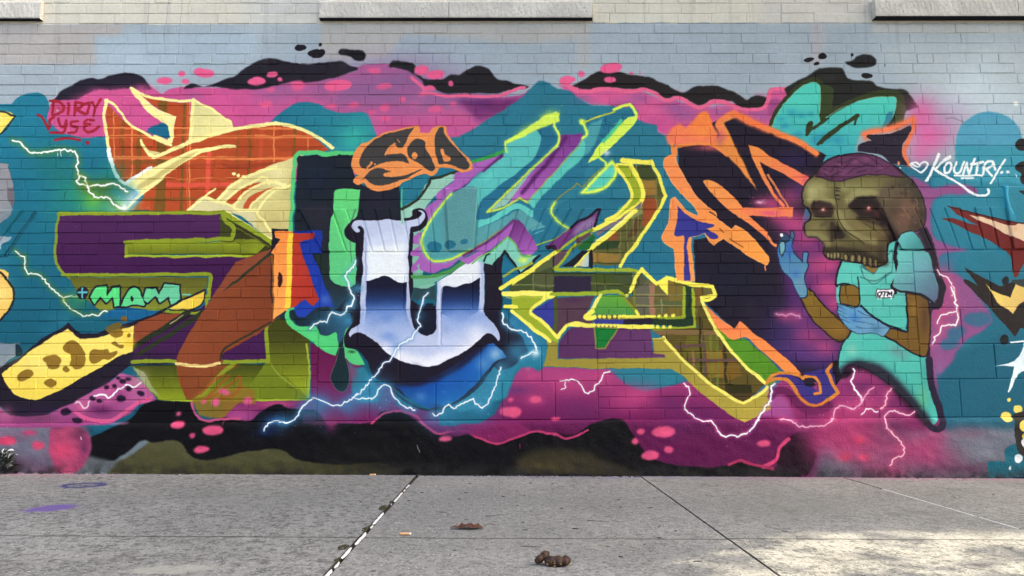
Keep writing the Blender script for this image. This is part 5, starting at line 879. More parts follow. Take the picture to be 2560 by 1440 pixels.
    f("130,1078! 150,1064 195,1066 225,1085 234,1115 225,1145 195,1180 150,1180 130,1130!", (190, 76, 116), b=2); spray(160, 1125, 30, (226, 74, 116), .9, 20); spray(205, 1080, 26, (100, 50, 84), .7); spray(215, 1120, 16, (120, 50, 100), .8, 30); spray(150, 1070, 20, (80, 40, 70), .5, 8)
    e(25, 1102, 20, 11, (222, 74, 116), b=2); e(102, 1115, 16, 10, (226, 80, 120), b=3); e(80, 1082, 20, 7, (200, 76, 120), b=3); s("206,1092 208,1098", 2, (255, 240, 240))
    for x, y, a, b_ in ((448, 1062, 18, 9), (536, 1076, 27, 13), (484, 1089, 8, 7), (507, 1123, 20, 9), (1115, 1097, 16, 7), (1586, 1104, 9, 8), (1624, 1138, 22, 12), (1671, 1123, 12, 9), (1657, 1080, 30, 14), (1600, 1078, 10, 8), (1906, 1108, 17, 9), (1278, 1000, 8, 5), (1340, 1000, 15, 9), (1285, 1030, 20, 13), (1388, 1048, 12, 5), (1265, 1030, 16, 10)):
        e(x, y, a, b_, (232, 88, 132), -3, b=1.6)
    for x, y in ((447, 1035), (1320, 920)): spray(x, y, 8, (210, 100, 150), .8)
    s("1044,1113 1051,1132", 2, (170, 165, 150)); spray(1430, 900, .1, (0, 0, 0), 0)
    # paint spilt onto the foot of the wall / top edge of plinth
    s("-200,1058 100,1060 320,1058", 3, (190, 110, 150), soft=3, al=.5)

def flecks():
    """fine spatter thrown off by the spray cans"""
    for (x, y, r, c) in ((1395, 285, 40, (222, 248, 92)), (230, 500, 60, (210, 240, 170)), (312, 515, 30, (250, 250, 250)), (900, 740, 30, (220, 240, 250)), (960, 1000, 60, (200, 230, 245)), (1200, 1010, 60, (190, 225, 240)), (1335, 880, 24, (235, 245, 250)),
                         (1905, 505, 30, (240, 180, 210)), (2380, 780, 40, (240, 190, 200)), (2150, 1000, 60, (240, 190, 210)), (1860, 1060, 60, (250, 240, 250)), (300, 240, 60, (238, 108, 150)), (800, 230, 90, (238, 108, 150)), (1750, 320, 60, (250, 160, 80)), (2310, 300, 50, (240, 130, 180)), (700, 1070, 40, (120, 180, 230)), (180, 385, 40, (240, 245, 220))):
        for k in range(16):
            a, d = _rng.uniform(0, 6.28), abs(_rng.normal(0, r)); e(x + d * np.cos(a), y + d * np.sin(a) * .7, _rng.uniform(.5, 1.3), _rng.uniform(.5, 1.3), c, al=.7)
    for x, y, h, c in ((1912, 665, 14, (240, 150, 100)), (690, 470, 16, (240, 230, 160)), (1300, 1110, 12, (200, 70, 116)), (870, 165, 14, (34, 30, 40)), (1490, 600, 14, (250, 240, 100)), (420, 772, 10, (98, 212, 140)), (1075, 655, 14, (178, 104, 190)), (560, 1050, 12, (206, 90, 130)), (2210, 130 + 30, 8, (40, 38, 40)), (1600, 118 + 60, 10, (240, 100, 150))):
        s(f"{x},{y} {x},{y+h}", 1.8, c, w2=1.2)

def paint_mural():
    ground_coats(); backgrounds(); top_clouds(); black_blobs(); right_side_first = None
    letter_two_bg = None
    lower_cloud(); letter_one(); letter_two(); letter_three(); chrome_u(); blue_wild(); u_scroll(); orange_sign(); letter_m(); letter_e(); letter_m_lines(); dark_claw(); doctor_back(); right_side(); doctor(); flecks()
    for a, b_ in ((-300, -96), (2672, 2900)):          # plain coats to either side, where the mural stops
        f(f"{a},58! {b_},58! {b_},268! {a},268!", (168, 182, 192), b=9); f(f"{a},262! {b_},262! {b_},1056! {a},1056!", (26, 110, 134), b=9); f(f"{a},1050! {b_},1050! {b_},1300! {a},1300!", (112, 112, 124), b=5)
paint_mural()

# ------------------------------------------------------------------ measure the sheet out onto the wall (metres)
WX0, WX1, WZ0, WZ1 = -3.52, 3.72, -0.12, 3.36
NX, NZ = 2900, 1394
def sheet_to_wall():
    X = np.linspace(WX0, WX1, NX, dtype=np.float64)[None, :]; Z = np.linspace(WZ0, WZ1, NZ, dtype=np.float64)[:, None]
    dx = X - CAM.x; dy = -CAM.y; dz = Z - CAM.z
    den = dx * _fwd.x + dy * _fwd.y + dz * _fwd.z
    px = 1280 + FPX * (dx * RT.x + dy * RT.y + dz * RT.z) / den + OX
    py = 720 - FPX * (dx * UP.x + dy * UP.y + dz * UP.z) / den + OY
    g = np.random.default_rng(3)                     # hand tremor: every painted edge wanders by about a millimetre or two
    def wobble(step, amp):
        n1, n2 = NZ // step + 3, NX // step + 3; q = g.normal(0, amp, (n1, n2)); yy = np.arange(NZ) / step; xx = np.arange(NX) / step
        yi, xi = yy.astype(int), xx.astype(int); fy, fx = (yy - yi)[:, None], (xx - xi)[None, :]; fy = fy * fy * (3 - 2 * fy); fx = fx * fx * (3 - 2 * fx)
        return (q[yi][:, xi] * (1 - fx) + q[yi][:, xi + 1] * fx) * (1 - fy) + (q[yi + 1][:, xi] * (1 - fx) + q[yi + 1][:, xi + 1] * fx) * fy
    px = px + wobble(26, 1.2) + wobble(7, .5); py = py + wobble(26, 1.2) + wobble(7, .5)
    px = np.clip(px, 0, CW - 1.01); py = np.clip(py, 0, CH - 1.01)
    xi = px.astype(np.int32); yi = py.astype(np.int32); fx = (px - xi).astype(np.float32)[..., None]; fy = (py - yi).astype(np.float32)[..., None]
    return (SHEET[yi, xi] * (1 - fx) + SHEET[yi, xi + 1] * fx) * (1 - fy) + (SHEET[yi + 1, xi] * (1 - fx) + SHEET[yi + 1, xi + 1] * fx) * fy
WALLPAINT = np.clip(np.clip(sheet_to_wall(), 0, 1) ** 1.11 * np.array([1, .99, .955], np.float32), 0, 1)
WALLPAINT = WALLPAINT * .93 + WALLPAINT @ np.array([.3, .6, .1], np.float32)[:, None] * .07
buf = np.ones((NZ, NX, 4), np.float32); buf[..., :3] = WALLPAINT
img = bpy.data.images.new('mural_paint', NX, NZ, alpha=False); img.colorspace_settings.name = 'sRGB'
img.pixels.foreach_set(buf.ravel()); img.update(); img.pack()

# ------------------------------------------------------------------ materials
def lin(c): return tuple((x / 255 / 12.92 if x / 255 <= .04045 else ((x / 255 + .055) / 1.055) ** 2.4) for x in c)
class NT:
    def __init__(s, name):
        s.m = bpy.data.materials.new(name); s.m.use_nodes = True; s.t = s.m.node_tree; s.n = s.t.nodes; s.b = s.n['Principled BSDF']
    def new(s, t, **k):
        n = s.n.new(t)
        for a, v in k.items(): setattr(n, a, v)
        return n
    def put(s, v, sock):
        if isinstance(v, bpy.types.NodeSocket): s.t.links.new(v, sock)
        elif isinstance(v, (tuple, list)) and len(v) == 3 and sock.type == 'RGBA': sock.default_value = (*v, 1)
        else: sock.default_value = v
    def math(s, op, a, b=0.0, c=None, clamp=False):
        n = s.new('ShaderNodeMath', operation=op, use_clamp=clamp); s.put(a, n.inputs[0]); s.put(b, n.inputs[1])
        if c is not None: s.put(c, n.inputs[2])
        return n.outputs[0]
    def mix(s, f_, a, b, mode='MIX'):
        n = s.new('ShaderNodeMix', data_type='RGBA', blend_type=mode); s.put(f_, n.inputs[0]); s.put(a, n.inputs[6]); s.put(b, n.inputs[7]); return n.outputs[2]
    def ramp(s, v, lo, hi, a=0.0, b=1.0):
        n = s.new('ShaderNodeMapRange'); n.interpolation_type = 'SMOOTHSTEP'; s.put(v, n.inputs[0]); s.put(lo, n.inputs[1]); s.put(hi, n.inputs[2]); s.put(a, n.inputs[3]); s.put(b, n.inputs[4]); return n.outputs[0]
    def pos(s):
        return s.new('ShaderNodeNewGeometry').outputs['Position']
    def scale(s, v, k):
        n = s.new('ShaderNodeVectorMath', operation='MULTIPLY'); s.put(v, n.inputs[0]); n.inputs[1].default_value = k; return n.outputs[0]
    def noise(s, v, sc, det=3, rough=.55, out=0):
        n = s.new('ShaderNodeTexNoise'); s.put(v, n.inputs['Vector']); n.inputs['Scale'].default_value = sc; n.inputs['Detail'].default_value = det; n.inputs['Roughness'].default_value = rough; return n.outputs[out]
    def vor(s, v, sc, out='Distance', feat='F1', rnd=1.0):
        n = s.new('ShaderNodeTexVoronoi'); n.feature = feat; s.put(v, n.inputs['Vector']); n.inputs['Scale'].default_value = sc; n.inputs['Randomness'].default_value = rnd; return n.outputs[out]
    def bump(s, h, strength, dist, prev=None):
        n = s.new('ShaderNodeBump'); n.inputs['Strength'].default_value = strength; n.inputs['Distance'].default_value = dist; s.put(h, n.inputs['Height'])
        if prev is not None: s.put(prev, n.inputs['Normal'])
        return n.outputs[0]
    def done(s, colr, rough=.7, normal=None, spec=.4):
        s.put(colr, s.b.inputs['Base Color']); s.put(rough, s.b.inputs['Roughness']); s.b.inputs['Specular IOR Level'].default_value = spec
        if normal is not None: s.put(normal, s.b.inputs['Normal'])
        return s.m

GAIN = 0.95
def paint_material(name, rough_relief, fine, foot_dark=0.0):
    k = NT(name); p = k.pos()
    sep = k.new('ShaderNodeSeparateXYZ'); k.put(p, sep.inputs[0])
    # the coat wanders a little where the surface is uneven
    w = k.noise(k.scale(p, (1, 1, 1)), 60, 2, .5, 1)
    u = k.math('DIVIDE', k.math('SUBTRACT', sep.outputs[0], WX0), WX1 - WX0); v = k.math('DIVIDE', k.math('SUBTRACT', sep.outputs[2], WZ0), WZ1 - WZ0)
    c = k.new('ShaderNodeCombineXYZ'); k.put(u, c.inputs[0]); k.put(v, c.inputs[1])
    t = k.new('ShaderNodeTexImage'); t.image = img; t.extension = 'EXTEND'; t.interpolation = 'Linear'; k.put(c.outputs[0], t.inputs[0])
    big = k.noise(p, 2.3, 4, .6); small = k.noise(p, 38, 4, .7); speck = k.noise(p, 210, 2, .6)
    f1 = k.math('ADD', k.ramp(big, .3, .7, .94, 1.04), k.ramp(small, .25, .75, -.06, .05)); f2 = k.math('ADD', f1, k.ramp(speck, .3, .7, -.035, .03))
    cc = k.mix(1.0, t.outputs[0], k_rgb(k, k.math('MULTIPLY', f2, GAIN)), 'MULTIPLY')
    if not foot_dark:
        stv = k.noise(k.scale(p, (16, 1, .7)), 1.0, 4, .6); zz = k.ramp(sep.outputs[2], 2.45, 2.86, 0, 1); cc = k.mix(k.math('MULTIPLY', k.math('MULTIPLY', k.ramp(stv, .52, .72), zz), .28), cc, lin((110, 106, 100)))
        gm = k.ramp(k.noise(p, 5.5, 6, .7), .56, .72); cc = k.mix(k.math('MULTIPLY', gm, .10), cc, lin((70, 66, 62)))
    if foot_dark:
        z = sep.outputs[2]; gr = k.math('ADD', z, k.math('MULTIPLY', sep.outputs[0], .0115))
        low = k.math('MULTIPLY', k.ramp(gr, 0.0, .10, 1, 0), k.ramp(k.noise(p, 14, 5, .65), .35, .62, .1, 1))  # mottled band, darker towards the foot
        cc = k.mix(k.math('MULTIPLY', low, foot_dark), cc, lin((40, 38, 35)))
    nrm = k.bump(k.noise(p, 24, 5, .6), .5, .004 * fine)
    nrm = k.bump(k.noise(k.scale(p, (1, 1, 1.5)), 120, 4, .65), .55, .0022 * rough_relief, nrm)
    return k.done(cc, k.ramp(small, .3, .7, .6, .78), nrm, .12)
def k_rgb(k, v):
    c = k.new('ShaderNodeCombineColor'); [k.put(v, c.inputs[i]) for i in range(3)]; return c.outputs[0]

M_BRICK = paint_material('painted_brick', 1.0, 1.0)
M_MORTAR = paint_material('painted_mortar', 1.2, 1.4)
M_BLOCK = paint_material('painted_block', 2.2, 1.0)
M_STUCCO = paint_material('painted_stucco', 5.5, 3.0, .85)
M_STONE = paint_material('painted_stone', 3.0, 2.0)

def stone_sill_material():
    k = NT('weathered_sill_stone'); p = k.pos()
    a = k.noise(p, 5, 4); b = k.noise(p, 60, 5, .7); c = k.mix(k.ramp(a, .35, .65), lin((206, 203, 190)), lin((188, 185, 174)))
    c = k.mix(k.ramp(b, .5, .7), c, lin((172, 165, 150))); c = k.mix(k.ramp(k.noise(p, 150, 3, .7), .6, .72), c, lin((120, 112, 104)))
    n = k.bump(b, .35, .004); n = k.bump(k.noise(p, 170, 4, .7), .5, .002, n)
    return k.done(c, .85, n, .2)
M_SILL = stone_sill_material()
_k = NT('dark_underside'); M_UNDER = _k.done(lin((30, 30, 36)), .9, None, .1)  # near-black colour for the sheet under each sill

def concrete_material(name, coarse):
    k = NT(name); p = k.pos(); sep = k.new('ShaderNodeSeparateXYZ'); k.put(p, sep.inputs[0]); x, y = sep.outputs[0], sep.outputs[1]
    a = k.noise(p, 1.6, 5, .6); b = k.noise(k.scale(p, (1, .9, 1)), 34, 5, .75); cgrain = k.noise(p, 95, 5, .75)
    c = k.mix(k.ramp(a, .3, .7), lin((120, 119, 114)), lin((138, 137, 131)))
    c = k.mix(k.ramp(b, .47, .62, 0, .9 * coarse), c, lin((74, 74, 70))); c = k.mix(k.ramp(b, .22, .42, .75 * coarse, 0), c, lin((156, 156, 147)))
    c = k.mix(k.ramp(cgrain, .53, .63, 0, .85), c, lin((60, 60, 56))); c = k.mix(k.ramp(cgrain, .30, .42, .7, 0), c, lin((157, 157, 149)))
    # exposed grit: dark and pale stones
    n1 = k.vor(p, 62, 'Distance'); id1 = k.vor(p, 62, 'Color'); s1 = k.new('ShaderNodeSeparateColor'); k.put(id1, s1.inputs[0])
    dk = k.math('MULTIPLY', k.ramp(n1, .20, .34, 1, 0), k.math('GREATER_THAN', s1.outputs[0], .8)); c = k.mix(k.math('MULTIPLY', dk, .95), c, lin((70, 68, 66)))
    n2 = k.vor(p, 110, 'Distance'); id2 = k.vor(p, 110, 'Color'); s2 = k.new('ShaderNodeSeparateColor'); k.put(id2, s2.inputs[0])
    lt = k.math('MULTIPLY', k.ramp(n2, .18, .3, 1, 0), k.math('GREATER_THAN', s2.outputs[1], .86)); c = k.mix(k.math('MULTIPLY', lt, .7), c, lin((218, 214, 204)))
    # broad stains and hairline cracks
    st = k.ramp(k.noise(p, 3.1, 5, .65), .5, .72); c = k.mix(k.math('MULTIPLY', st, .35), c, lin((84, 82, 76)))
    st2 = k.ramp(k.noise(p, 11, 4, .6), .6, .74); c = k.mix(k.math('MULTIPLY', st2, .3), c, lin((78, 76, 72)))
    wp = k.new('ShaderNodeVectorMath', operation='MULTIPLY_ADD'); k.put(k.noise(p, 4, 4, .6, 1), wp.inputs[0]); wp.inputs[1].default_value = (.5, .5, 0); k.put(p, wp.inputs[2])
    ck = k.vor(wp.outputs[0], 1.15, 'Distance', 'DISTANCE_TO_EDGE'); cm = k.math('MULTIPLY', k.ramp(ck, .0015, .006, 1, 0), k.ramp(k.noise(p, 1.3, 2), .5, .56)); c = k.mix(k.math('MULTIPLY', cm, .7), c, lin((60, 58, 54)))
    # overspray from the wall painting along its foot
    gr = k.ramp(k.math('ADD', y, k.math('MULTIPLY', k.ramp(k.noise(p, 9, 4), .3, .7, -1, 1), .05)), -.20, -.02, 0, 1)
    tint = k.mix(k.ramp(x, .9, 1.9), k.mix(k.ramp(x, -.8, .3), lin((118, 116, 118)), lin((96, 96, 122))), lin((136, 84, 112)))
    tint = k.mix(k.ramp(x, -2.9, -2.0, 1, 0), tint, lin((160, 96, 120)))
    c = k.mix(k.math('MULTIPLY', gr, .62), c, tint)
    def blot(cx, cy, ax, ay, an, colr, amt, soft=.35, ring=0):
        ca, sa = math.cos(an), math.sin(an)
        ux = k.math('ADD', k.math('MULTIPLY', k.math('SUBTRACT', x, cx), ca / ax), k.math('MULTIPLY', k.math('SUBTRACT', y, cy), sa / ax))
        uy = k.math('ADD', k.math('MULTIPLY', k.math('SUBTRACT', x, cx), -sa / ay), k.math('MULTIPLY', k.math('SUBTRACT', y, cy), ca / ay))
        r = k.math('SQRT', k.math('ADD', k.math('MULTIPLY', ux, ux), k.math('MULTIPLY', uy, uy))); r = k.math('ADD', r, k.ramp(k.noise(p, 30, 4, .7), .2, .8, -.22, .22))
        m = k.ramp(r, 1 - soft, 1 + soft * .5, 1, 0)
        if ring: m = k.math('MULTIPLY', m, k.ramp(r, ring - .2, ring + .2, .25, 1))
        return k.mix(k.math('MULTIPLY', m, amt), c, colr)
    c = blot(-1.975, -1.19, .115, .085, .9, lin((96, 72, 134)), .9)
    c = blot(-2.225, -.50, .125, .11, .3, lin((26, 28, 88)), .95, .25, .55)
    c = blot(-.985, -2.225, .13, .055, .2, lin((150, 150, 136)), .6, .3)
    c = blot(1.35, -1.0, .5, .3, .3, lin((112, 112, 105)), .35, .6); c = blot(-1.2, -.9, .5, .3, -.3, lin((114, 114, 107)), .3, .6)
    n = k.bump(b, .55 * coarse, .006); n = k.bump(cgrain, .7, .0035 * coarse, n); n = k.bump(n1, .5, .002, n)
    return k.done(c, .85, n, .25)
M_SLAB = concrete_material('sidewalk_concrete', 1.0); M_SLAB2 = concrete_material('worn_sidewalk_concrete', .6)
def flat(name, c, rough=.7, var=.12, sc=40, bumpd=.002, spec=.3, c2=None):
    k = NT(name); p = k.pos(); nz = k.noise(p, sc, 5, .65)
    a = lin(c); b = lin(c2) if c2 else tuple(x * (1 - var * 2) for x in a)
    return k.done(k.mix(k.ramp(nz, .35, .65), a, b), rough, k.bump(nz, .6, bumpd), spec)
M_JOINT = flat('joint_dirt', (44, 42, 38), .95, .3, 60, .006, c2=(66, 62, 52)); M_CAULK = flat('white_joint_sealant', (224, 224, 222), .6, .1, 50, .003, c2=(190, 190, 186))
M_MOSS = flat('moss', (66, 66, 40), .95, .3, 120, .004, c2=(40, 40, 28)); M_LEAF = flat('dry_oak_leaf', (92, 54, 38), .7, .2, 60, .002, c2=(58, 34, 26))
M_DUNG = flat('dried_brown_lump', (66, 42, 24), .6, .3, 60, .008, c2=(22, 15, 11)); M_DUNG2 = flat('pale_fibre', (128, 102, 70), .8, .3, 60, .004, c2=(90, 64, 40))
M_TAN = flat('cigarette_filter_paper', (222, 168, 112), .7, .1, 90, .0005, c2=(206, 148, 96)); M_WHITE = flat('cigarette_white', (232, 228, 220), .7, .1, 90, .0005)
M_DCHIP = flat('dark_crumb', (52, 48, 44), .9, .2, 90, .001); M_LCHIP = flat('pale_crumb', (200, 197, 186), .8, .1, 90, .001)
M_ASPH = flat('asphalt', (62, 62, 63), .9, .2, 90, .004, c2=(50, 50, 51)); M_CURB = flat('kerb_stone', (150, 147, 140), .85, .1, 30, .004)
M_UPPER = flat('cream_wall_paint', (205, 203, 192), .7, .05, 20, .003); M_BARK = flat('bark', (84, 72, 60), .95, .25, 24, .02); M_GREEN = flat('leaf_green', (66, 92, 40), .6, .2, 6, .001, c2=(48, 70, 30))
M_WEED = flat('weed_leaf', (44, 52, 40), .5, .2, 60, .002, c2=(30, 36, 30)); M_WEEDPALE = flat('weed_leaf_spotted_with_paint', (206, 212, 204), .6, .1, 60, .001)

# ------------------------------------------------------------------ object helpers
def gz(x, y=0): return -0.0115 * x
def mesh_of(name, V, F, m):
    me = bpy.data.meshes.new(name); me.from_pydata([tuple(v) for v in V], [], F); me.update(); me.materials.append(m); return me
def link(name, me, parent=None, loc=None):
    o = bpy.data.objects.new(name, me); col.objects.link(o)
    if parent is not None: o.parent = parent
    if loc is not None: o.location = loc
    return o
def tag(o, label=None, cat=None, group=None, kind=None):
    for a, v in (('label', label), ('category', cat), ('group', group), ('kind', kind)):
        if v: o[a] = v
    return o
def empty(name, loc): return link(name, None, loc=loc)

def unit_mesh(P, joint=.004, bev=.003, proud=.004, back=.002, tilt=(0, 0)):
    """a laid stone or brick: outline P in (x, z), chamfered face standing proud of the joints (towards -y)"""
    P = [Vector(p) for p in P]; n = len(P); c = sum(P, Vector((0, 0))) / n
    def inset(d):
        out = []
        for i in range(n):
            a, b, e_ = P[i - 1], P[i], P[(i + 1) % n]
            d1 = (b - a).normalized(); d2 = (e_ - b).normalized(); n1 = Vector((-d1.y, d1.x)); n2 = Vector((-d2.y, d2.x)); m_ = n1 + n2; m_ = m_ / max(.3, m_.dot(n1)); out.append(b + m_ * d)
        return out
    r0, r1, r2 = inset(joint), inset(joint + bev * .35), inset(joint + bev * 1.35)
    def y(p, base): return base + tilt[0] * (p.x - c.x) + tilt[1] * (p.y - c.y)
    V = [(p.x, back, p.y) for p in r0] + [(p.x, y(p, -proud * .55), p.y) for p in r1] + [(p.x, y(p, -proud), p.y) for p in r2]
    F = [tuple(range(2 * n, 3 * n))]
    for k_ in (0, n):
        for i in range(n):
            j = (i + 1) % n; F.append((k_ + i, k_ + j, k_ + n + j, k_ + n + i))
    return V, F

# ------------------------------------------------------------------ the wall
wall = empty('brick_wall', (0, 0, 0)); tag(wall, 'long painted brick wall covered by the big graffiti mural, standing at the back of the sidewalk', 'wall')
COURSE, ZB, NC = .068, .318, 46
XL, XR = -6.0, 6.2
WTOP = ZB + COURSE * NC
def add(V, F, verts, faces):
    b = len(V); V.extend(verts); F.extend([tuple(i + b for i in f_) for f_ in faces])
me = mesh_of('mortar', [(XL, 0, -.1), (XR, 0, -.1), (XR, 0, WTOP), (XL, 0, WTOP), (XL, .4, -.1), (XR, .4, -.1), (XR, .4, WTOP), (XL, .4, WTOP)], [(0, 1, 2, 3), (0, 4, 5, 1), (3, 2, 6, 7), (1, 5, 6, 2), (4, 0, 3, 7), (5, 4, 7, 6)], M_MORTAR)
link('mortar', me, wall)
up = mesh_of('upper_wall', [(XL, -.004, WTOP), (XR, -.004, WTOP), (XR, -.004, 20.5), (XL, -.004, 20.5), (XL, 6, WTOP), (XR, 6, WTOP), (XR, 6, 20.5), (XL, 6, 20.5)], [(0, 1, 2, 3), (1, 5, 6, 2), (5, 4, 7, 6), (4, 0, 3, 7), (3, 2, 6, 7), (0, 4, 5, 1)], M_UPPER)
link('upper_wall', up, wall)

nb = mesh_of('added_block', [(XR, .02, -.6), (46, .02, -.6), (46, .02, 20.5), (XR, .02, 20.5), (XR, 9, -.6), (46, 9, -.6), (46, 9, 20.5), (XR, 9, 20.5)], [(0, 1, 2, 3), (1, 5, 6, 2), (4, 0, 3, 7), (3, 2, 6, 7)], M_UPPER)  # added block out of view, blocks the sun from the sidewalk along the wall
tag(link('added_shade_building', nb), 'unseen plain cream building added right of the painted wall to keep sun off the sidewalk', 'building')

ARCHZ0, ARCHZ1 = 1.348, 1.627
def arch1(z): t = (z - ARCHZ0) / (ARCHZ1 - ARCHZ0); return (-1.127 - .156 * t, .392 + .19 * t)        # skewback faces included
def arch2(z): t = (z - ARCHZ0) / (ARCHZ1 - ARCHZ0); return (2.45 - .10 * t, 9)
def arch0(z): t = (z - ARCHZ0) / (ARCHZ1 - ARCHZ0); return (-9, -3.16 + .19 * t)
SILLS = ((-9, -2.944), (-1.176, .569), (2.378, 9))
def holes(z):
    h = []
    if z < ARCHZ0 - .01: h += [(-1.135, .562), (2.53, 9)]
    elif z < ARCHZ1 + .01: h += [arch1(z), arch2(z), arch0(z)]
    elif z < 1.76: h += [(-.385, -.15)]
    if 2.856 - .01 < z < 2.976: h += list(SILLS)
    return h
def cut(a, b, hs):
    segs = [(a, b)]
    for h0, h1 in hs:
        out = []
        for s0, s1 in segs:
            if h1 <= s0 or h0 >= s1: out.append((s0, s1)); continue
            if h0 > s0: out.append((s0, h0))
            if h1 < s1: out.append((h1, s1))
        segs = out
    return [q for q in segs if q[1] - q[0] > .025]
bricks = []
for r in range(NC):
    z0 = ZB + r * COURSE; z1 = z0 + COURSE; hs = holes((z0 + z1) / 2)
    header = (r % 6 == 3)
    x = XL - rng.uniform(0, .2) if header else XL - (.1075 if r % 2 else 0) + rng.normal(0, .018)
    row = []
    while x < XR:
        w = (.108 if header else .218) * rng.uniform(.965, 1.04)
        if not header and rng.random() < .035: w *= .5
        row += cut(x, x + w, hs); x += w
    for a, b in row:
        if b > XL and a < XR: bricks.append((a, b, z0 + rng.normal(0, .0008), z1 + rng.normal(0, .0008)))
inview = sorted([b for b in bricks if b[1] > -3.0 and b[0] < 3.1], key=lambda b: -(b[1] - b[0]) * (1.2 - .05 * b[2]))
# largest in the picture: the lowest full stretchers
full = sorted([b for b in inview if b[1] - b[0] > .17], key=lambda b: b[2])[:300]
single = set(full)
def brick_geo(b):
    j = abs(rng.normal(0, .0006)) + .0016
    return dict(joint=j, bev=.0022 + rng.uniform(0, .0016), proud=.0038 + rng.normal(0, .0012), tilt=(rng.normal(0, .005), rng.normal(0, .014)))
protos = []
for i in range(14):
    k_ = brick_geo(None); V, F = unit_mesh([(-.109, -.034), (.109, -.034), (.109, .034), (-.109, .034)], **k_); protos.append(mesh_of('brick', V, F, M_BRICK))
for b in full:
    o = link('brick', protos[rng.integers(14)], wall, ((b[0] + b[1]) / 2, 0, (b[2] + b[3]) / 2)); o.scale = ((b[1] - b[0] + (0 if rng.random() < .2 else .0050)) / .218, rng.uniform(.85, 1.25), (b[3] - b[2]) / .068)
V, F = [], []
for b in bricks:
    if b in single: continue
    q = 0 if rng.random() < .2 else .0025
    v_, f_ = unit_mesh([(b[0] - q, b[2]), (b[1] + q, b[2]), (b[1] + q, b[3]), (b[0] - q, b[3])], **brick_geo(b)); add(V, F, v_, f_)
tag(link('brick_courses', mesh_of('brick_courses', V, F, M_BRICK), wall), kind='stuff')

def rough_unit(name, P, m, proud, bev, amp=.0015, joint=.004):
    V, F = unit_mesh(P, joint=joint, bev=bev, proud=proud, tilt=(rng.normal(0, .003), rng.normal(0, .006)))
    return link(name, mesh_of(name, V, F, m), wall)
ROWS = [(.322, .552), (.552, .765), (.765, .988), (.988, 1.209), (1.209, 1.346)]
def block_fill(xa, xb, starts, lens):
    for (z0, z1), st, ln in zip(ROWS, starts, lens):
        x = xa; cuts = [xa] + [v for v in st if xa < v < xb] + [xb]
        for a, b in zip(cuts[:-1], cuts[1:]): rough_unit('block', [(a, z0), (b, z0), (b, z1), (a, z1)], M_BLOCK, .0050 + rng.normal(0, .0008), .0035, joint=.0022)
block_fill(-1.135, .562, [(-.82, -.42, -.02, .30), (-.64, -.15, .22), (-.9, -.39, .02, .38), (-.62, -.2, .25), (-.86, -.46, -.06, .3)], None or [0] * 5)
block_fill(2.53, XR, [(2.76, 3.2, 3.6, 4, 4.4), (2.99, 3.4, 3.8, 4.2), (2.8, 3.2, 3.6, 4), (3.0, 3.4, 3.8), (2.75, 3.15, 3.6)], [0] * 5)
def jack_arch(xb0, xb1, xt0, xt1, kb, kt, n1, n2):
    def side(b0, b1, t0, t1, n):
        for i in range(n):
            u, v_ = i / n, (i + 1) / n
            rough_unit('arch_brick', [(b0 + (b1 - b0) * u, ARCHZ0), (b0 + (b1 - b0) * v_, ARCHZ0), (t0 + (t1 - t0) * v_, ARCHZ1), (t0 + (t1 - t0) * u, ARCHZ1)], M_BRICK, .006 + rng.normal(0, .0012), .004, joint=.0035)
    if n1: side(xb0, kb[0], xt0, kt[0], n1)
    if n2: side(kb[1], xb1, kt[1], xt1, n2)
jack_arch(-.972, .392, -1.072, .582, (-.352, -.188), (-.372, -.163), 8, 9)
jack_arch(2.66, 3.9, 2.56, 4.0, (3.16, 3.34), (3.13, 3.37), 6, 7)
for P in ([(-.35, ARCHZ0), (-.19, ARCHZ0), (-.157, 1.758), (-.378, 1.758)], [(3.16, ARCHZ0), (3.34, ARCHZ0), (3.372, 1.758), (3.128, 1.758)]): rough_unit('keystone', P, M_STONE, .013, .007, joint=.002)
for P in ([(-1.127, ARCHZ0), (-.972, ARCHZ0), (-1.072, ARCHZ1), (-1.283, ARCHZ1)], [(2.45, ARCHZ0), (2.66, ARCHZ0), (2.56, ARCHZ1), (2.35, ARCHZ1)], [(-3.5, ARCHZ0), (-3.16, ARCHZ0), (-2.97, ARCHZ1), (-3.5, ARCHZ1)]): rough_unit('skewback_stone', P, M_STONE, .012, .006, joint=.002)

# plinth: cement render in one long band with an uneven face and a sloping top edge
def plinth():
    nx, prof = 900, [(.006, .3225), (-.010, .3195), (-.020, .311), (-.023, .295)] + [(-.024, .295 - .0125 * i) for i in range(1, 27)]
    xs = np.linspace(XL, XR, nx); V = []; F = []
    nrow = len(prof); noise = rng.normal(0, 1, (nrow, nx))
    for _ in range(2):
        noise = (noise + np.roll(noise, 1, 1) + np.roll(noise, -1, 1)) / 3 * 1.3; noise[1:-1] = (noise[:-2] + noise[1:-1] * 2 + noise[2:]) / 4 * 1.2
    lump = np.convolve(rng.normal(0, 1, nx + 60), np.hanning(60) / 8, 'valid')[:nx]
    for i, (py, pz) in enumerate(prof):
        for j, x in enumerate(xs):
            V.append((x, py + noise[i, j] * .0020 + (lump[j] * .0006), pz + noise[i, j] * .0007 + (lump[j] * .0007 if i < 4 else 0)))
    for i in range(nrow - 1):
        for j in range(nx - 1):
            a = i * nx + j; F.append((a, a + nx, a + nx + 1, a + 1))
    me = mesh_of('plinth', V, F, M_STUCCO); me.polygons.foreach_set('use_smooth', [True] * len(me.polygons)); return link('plinth', me, wall)
plinth()
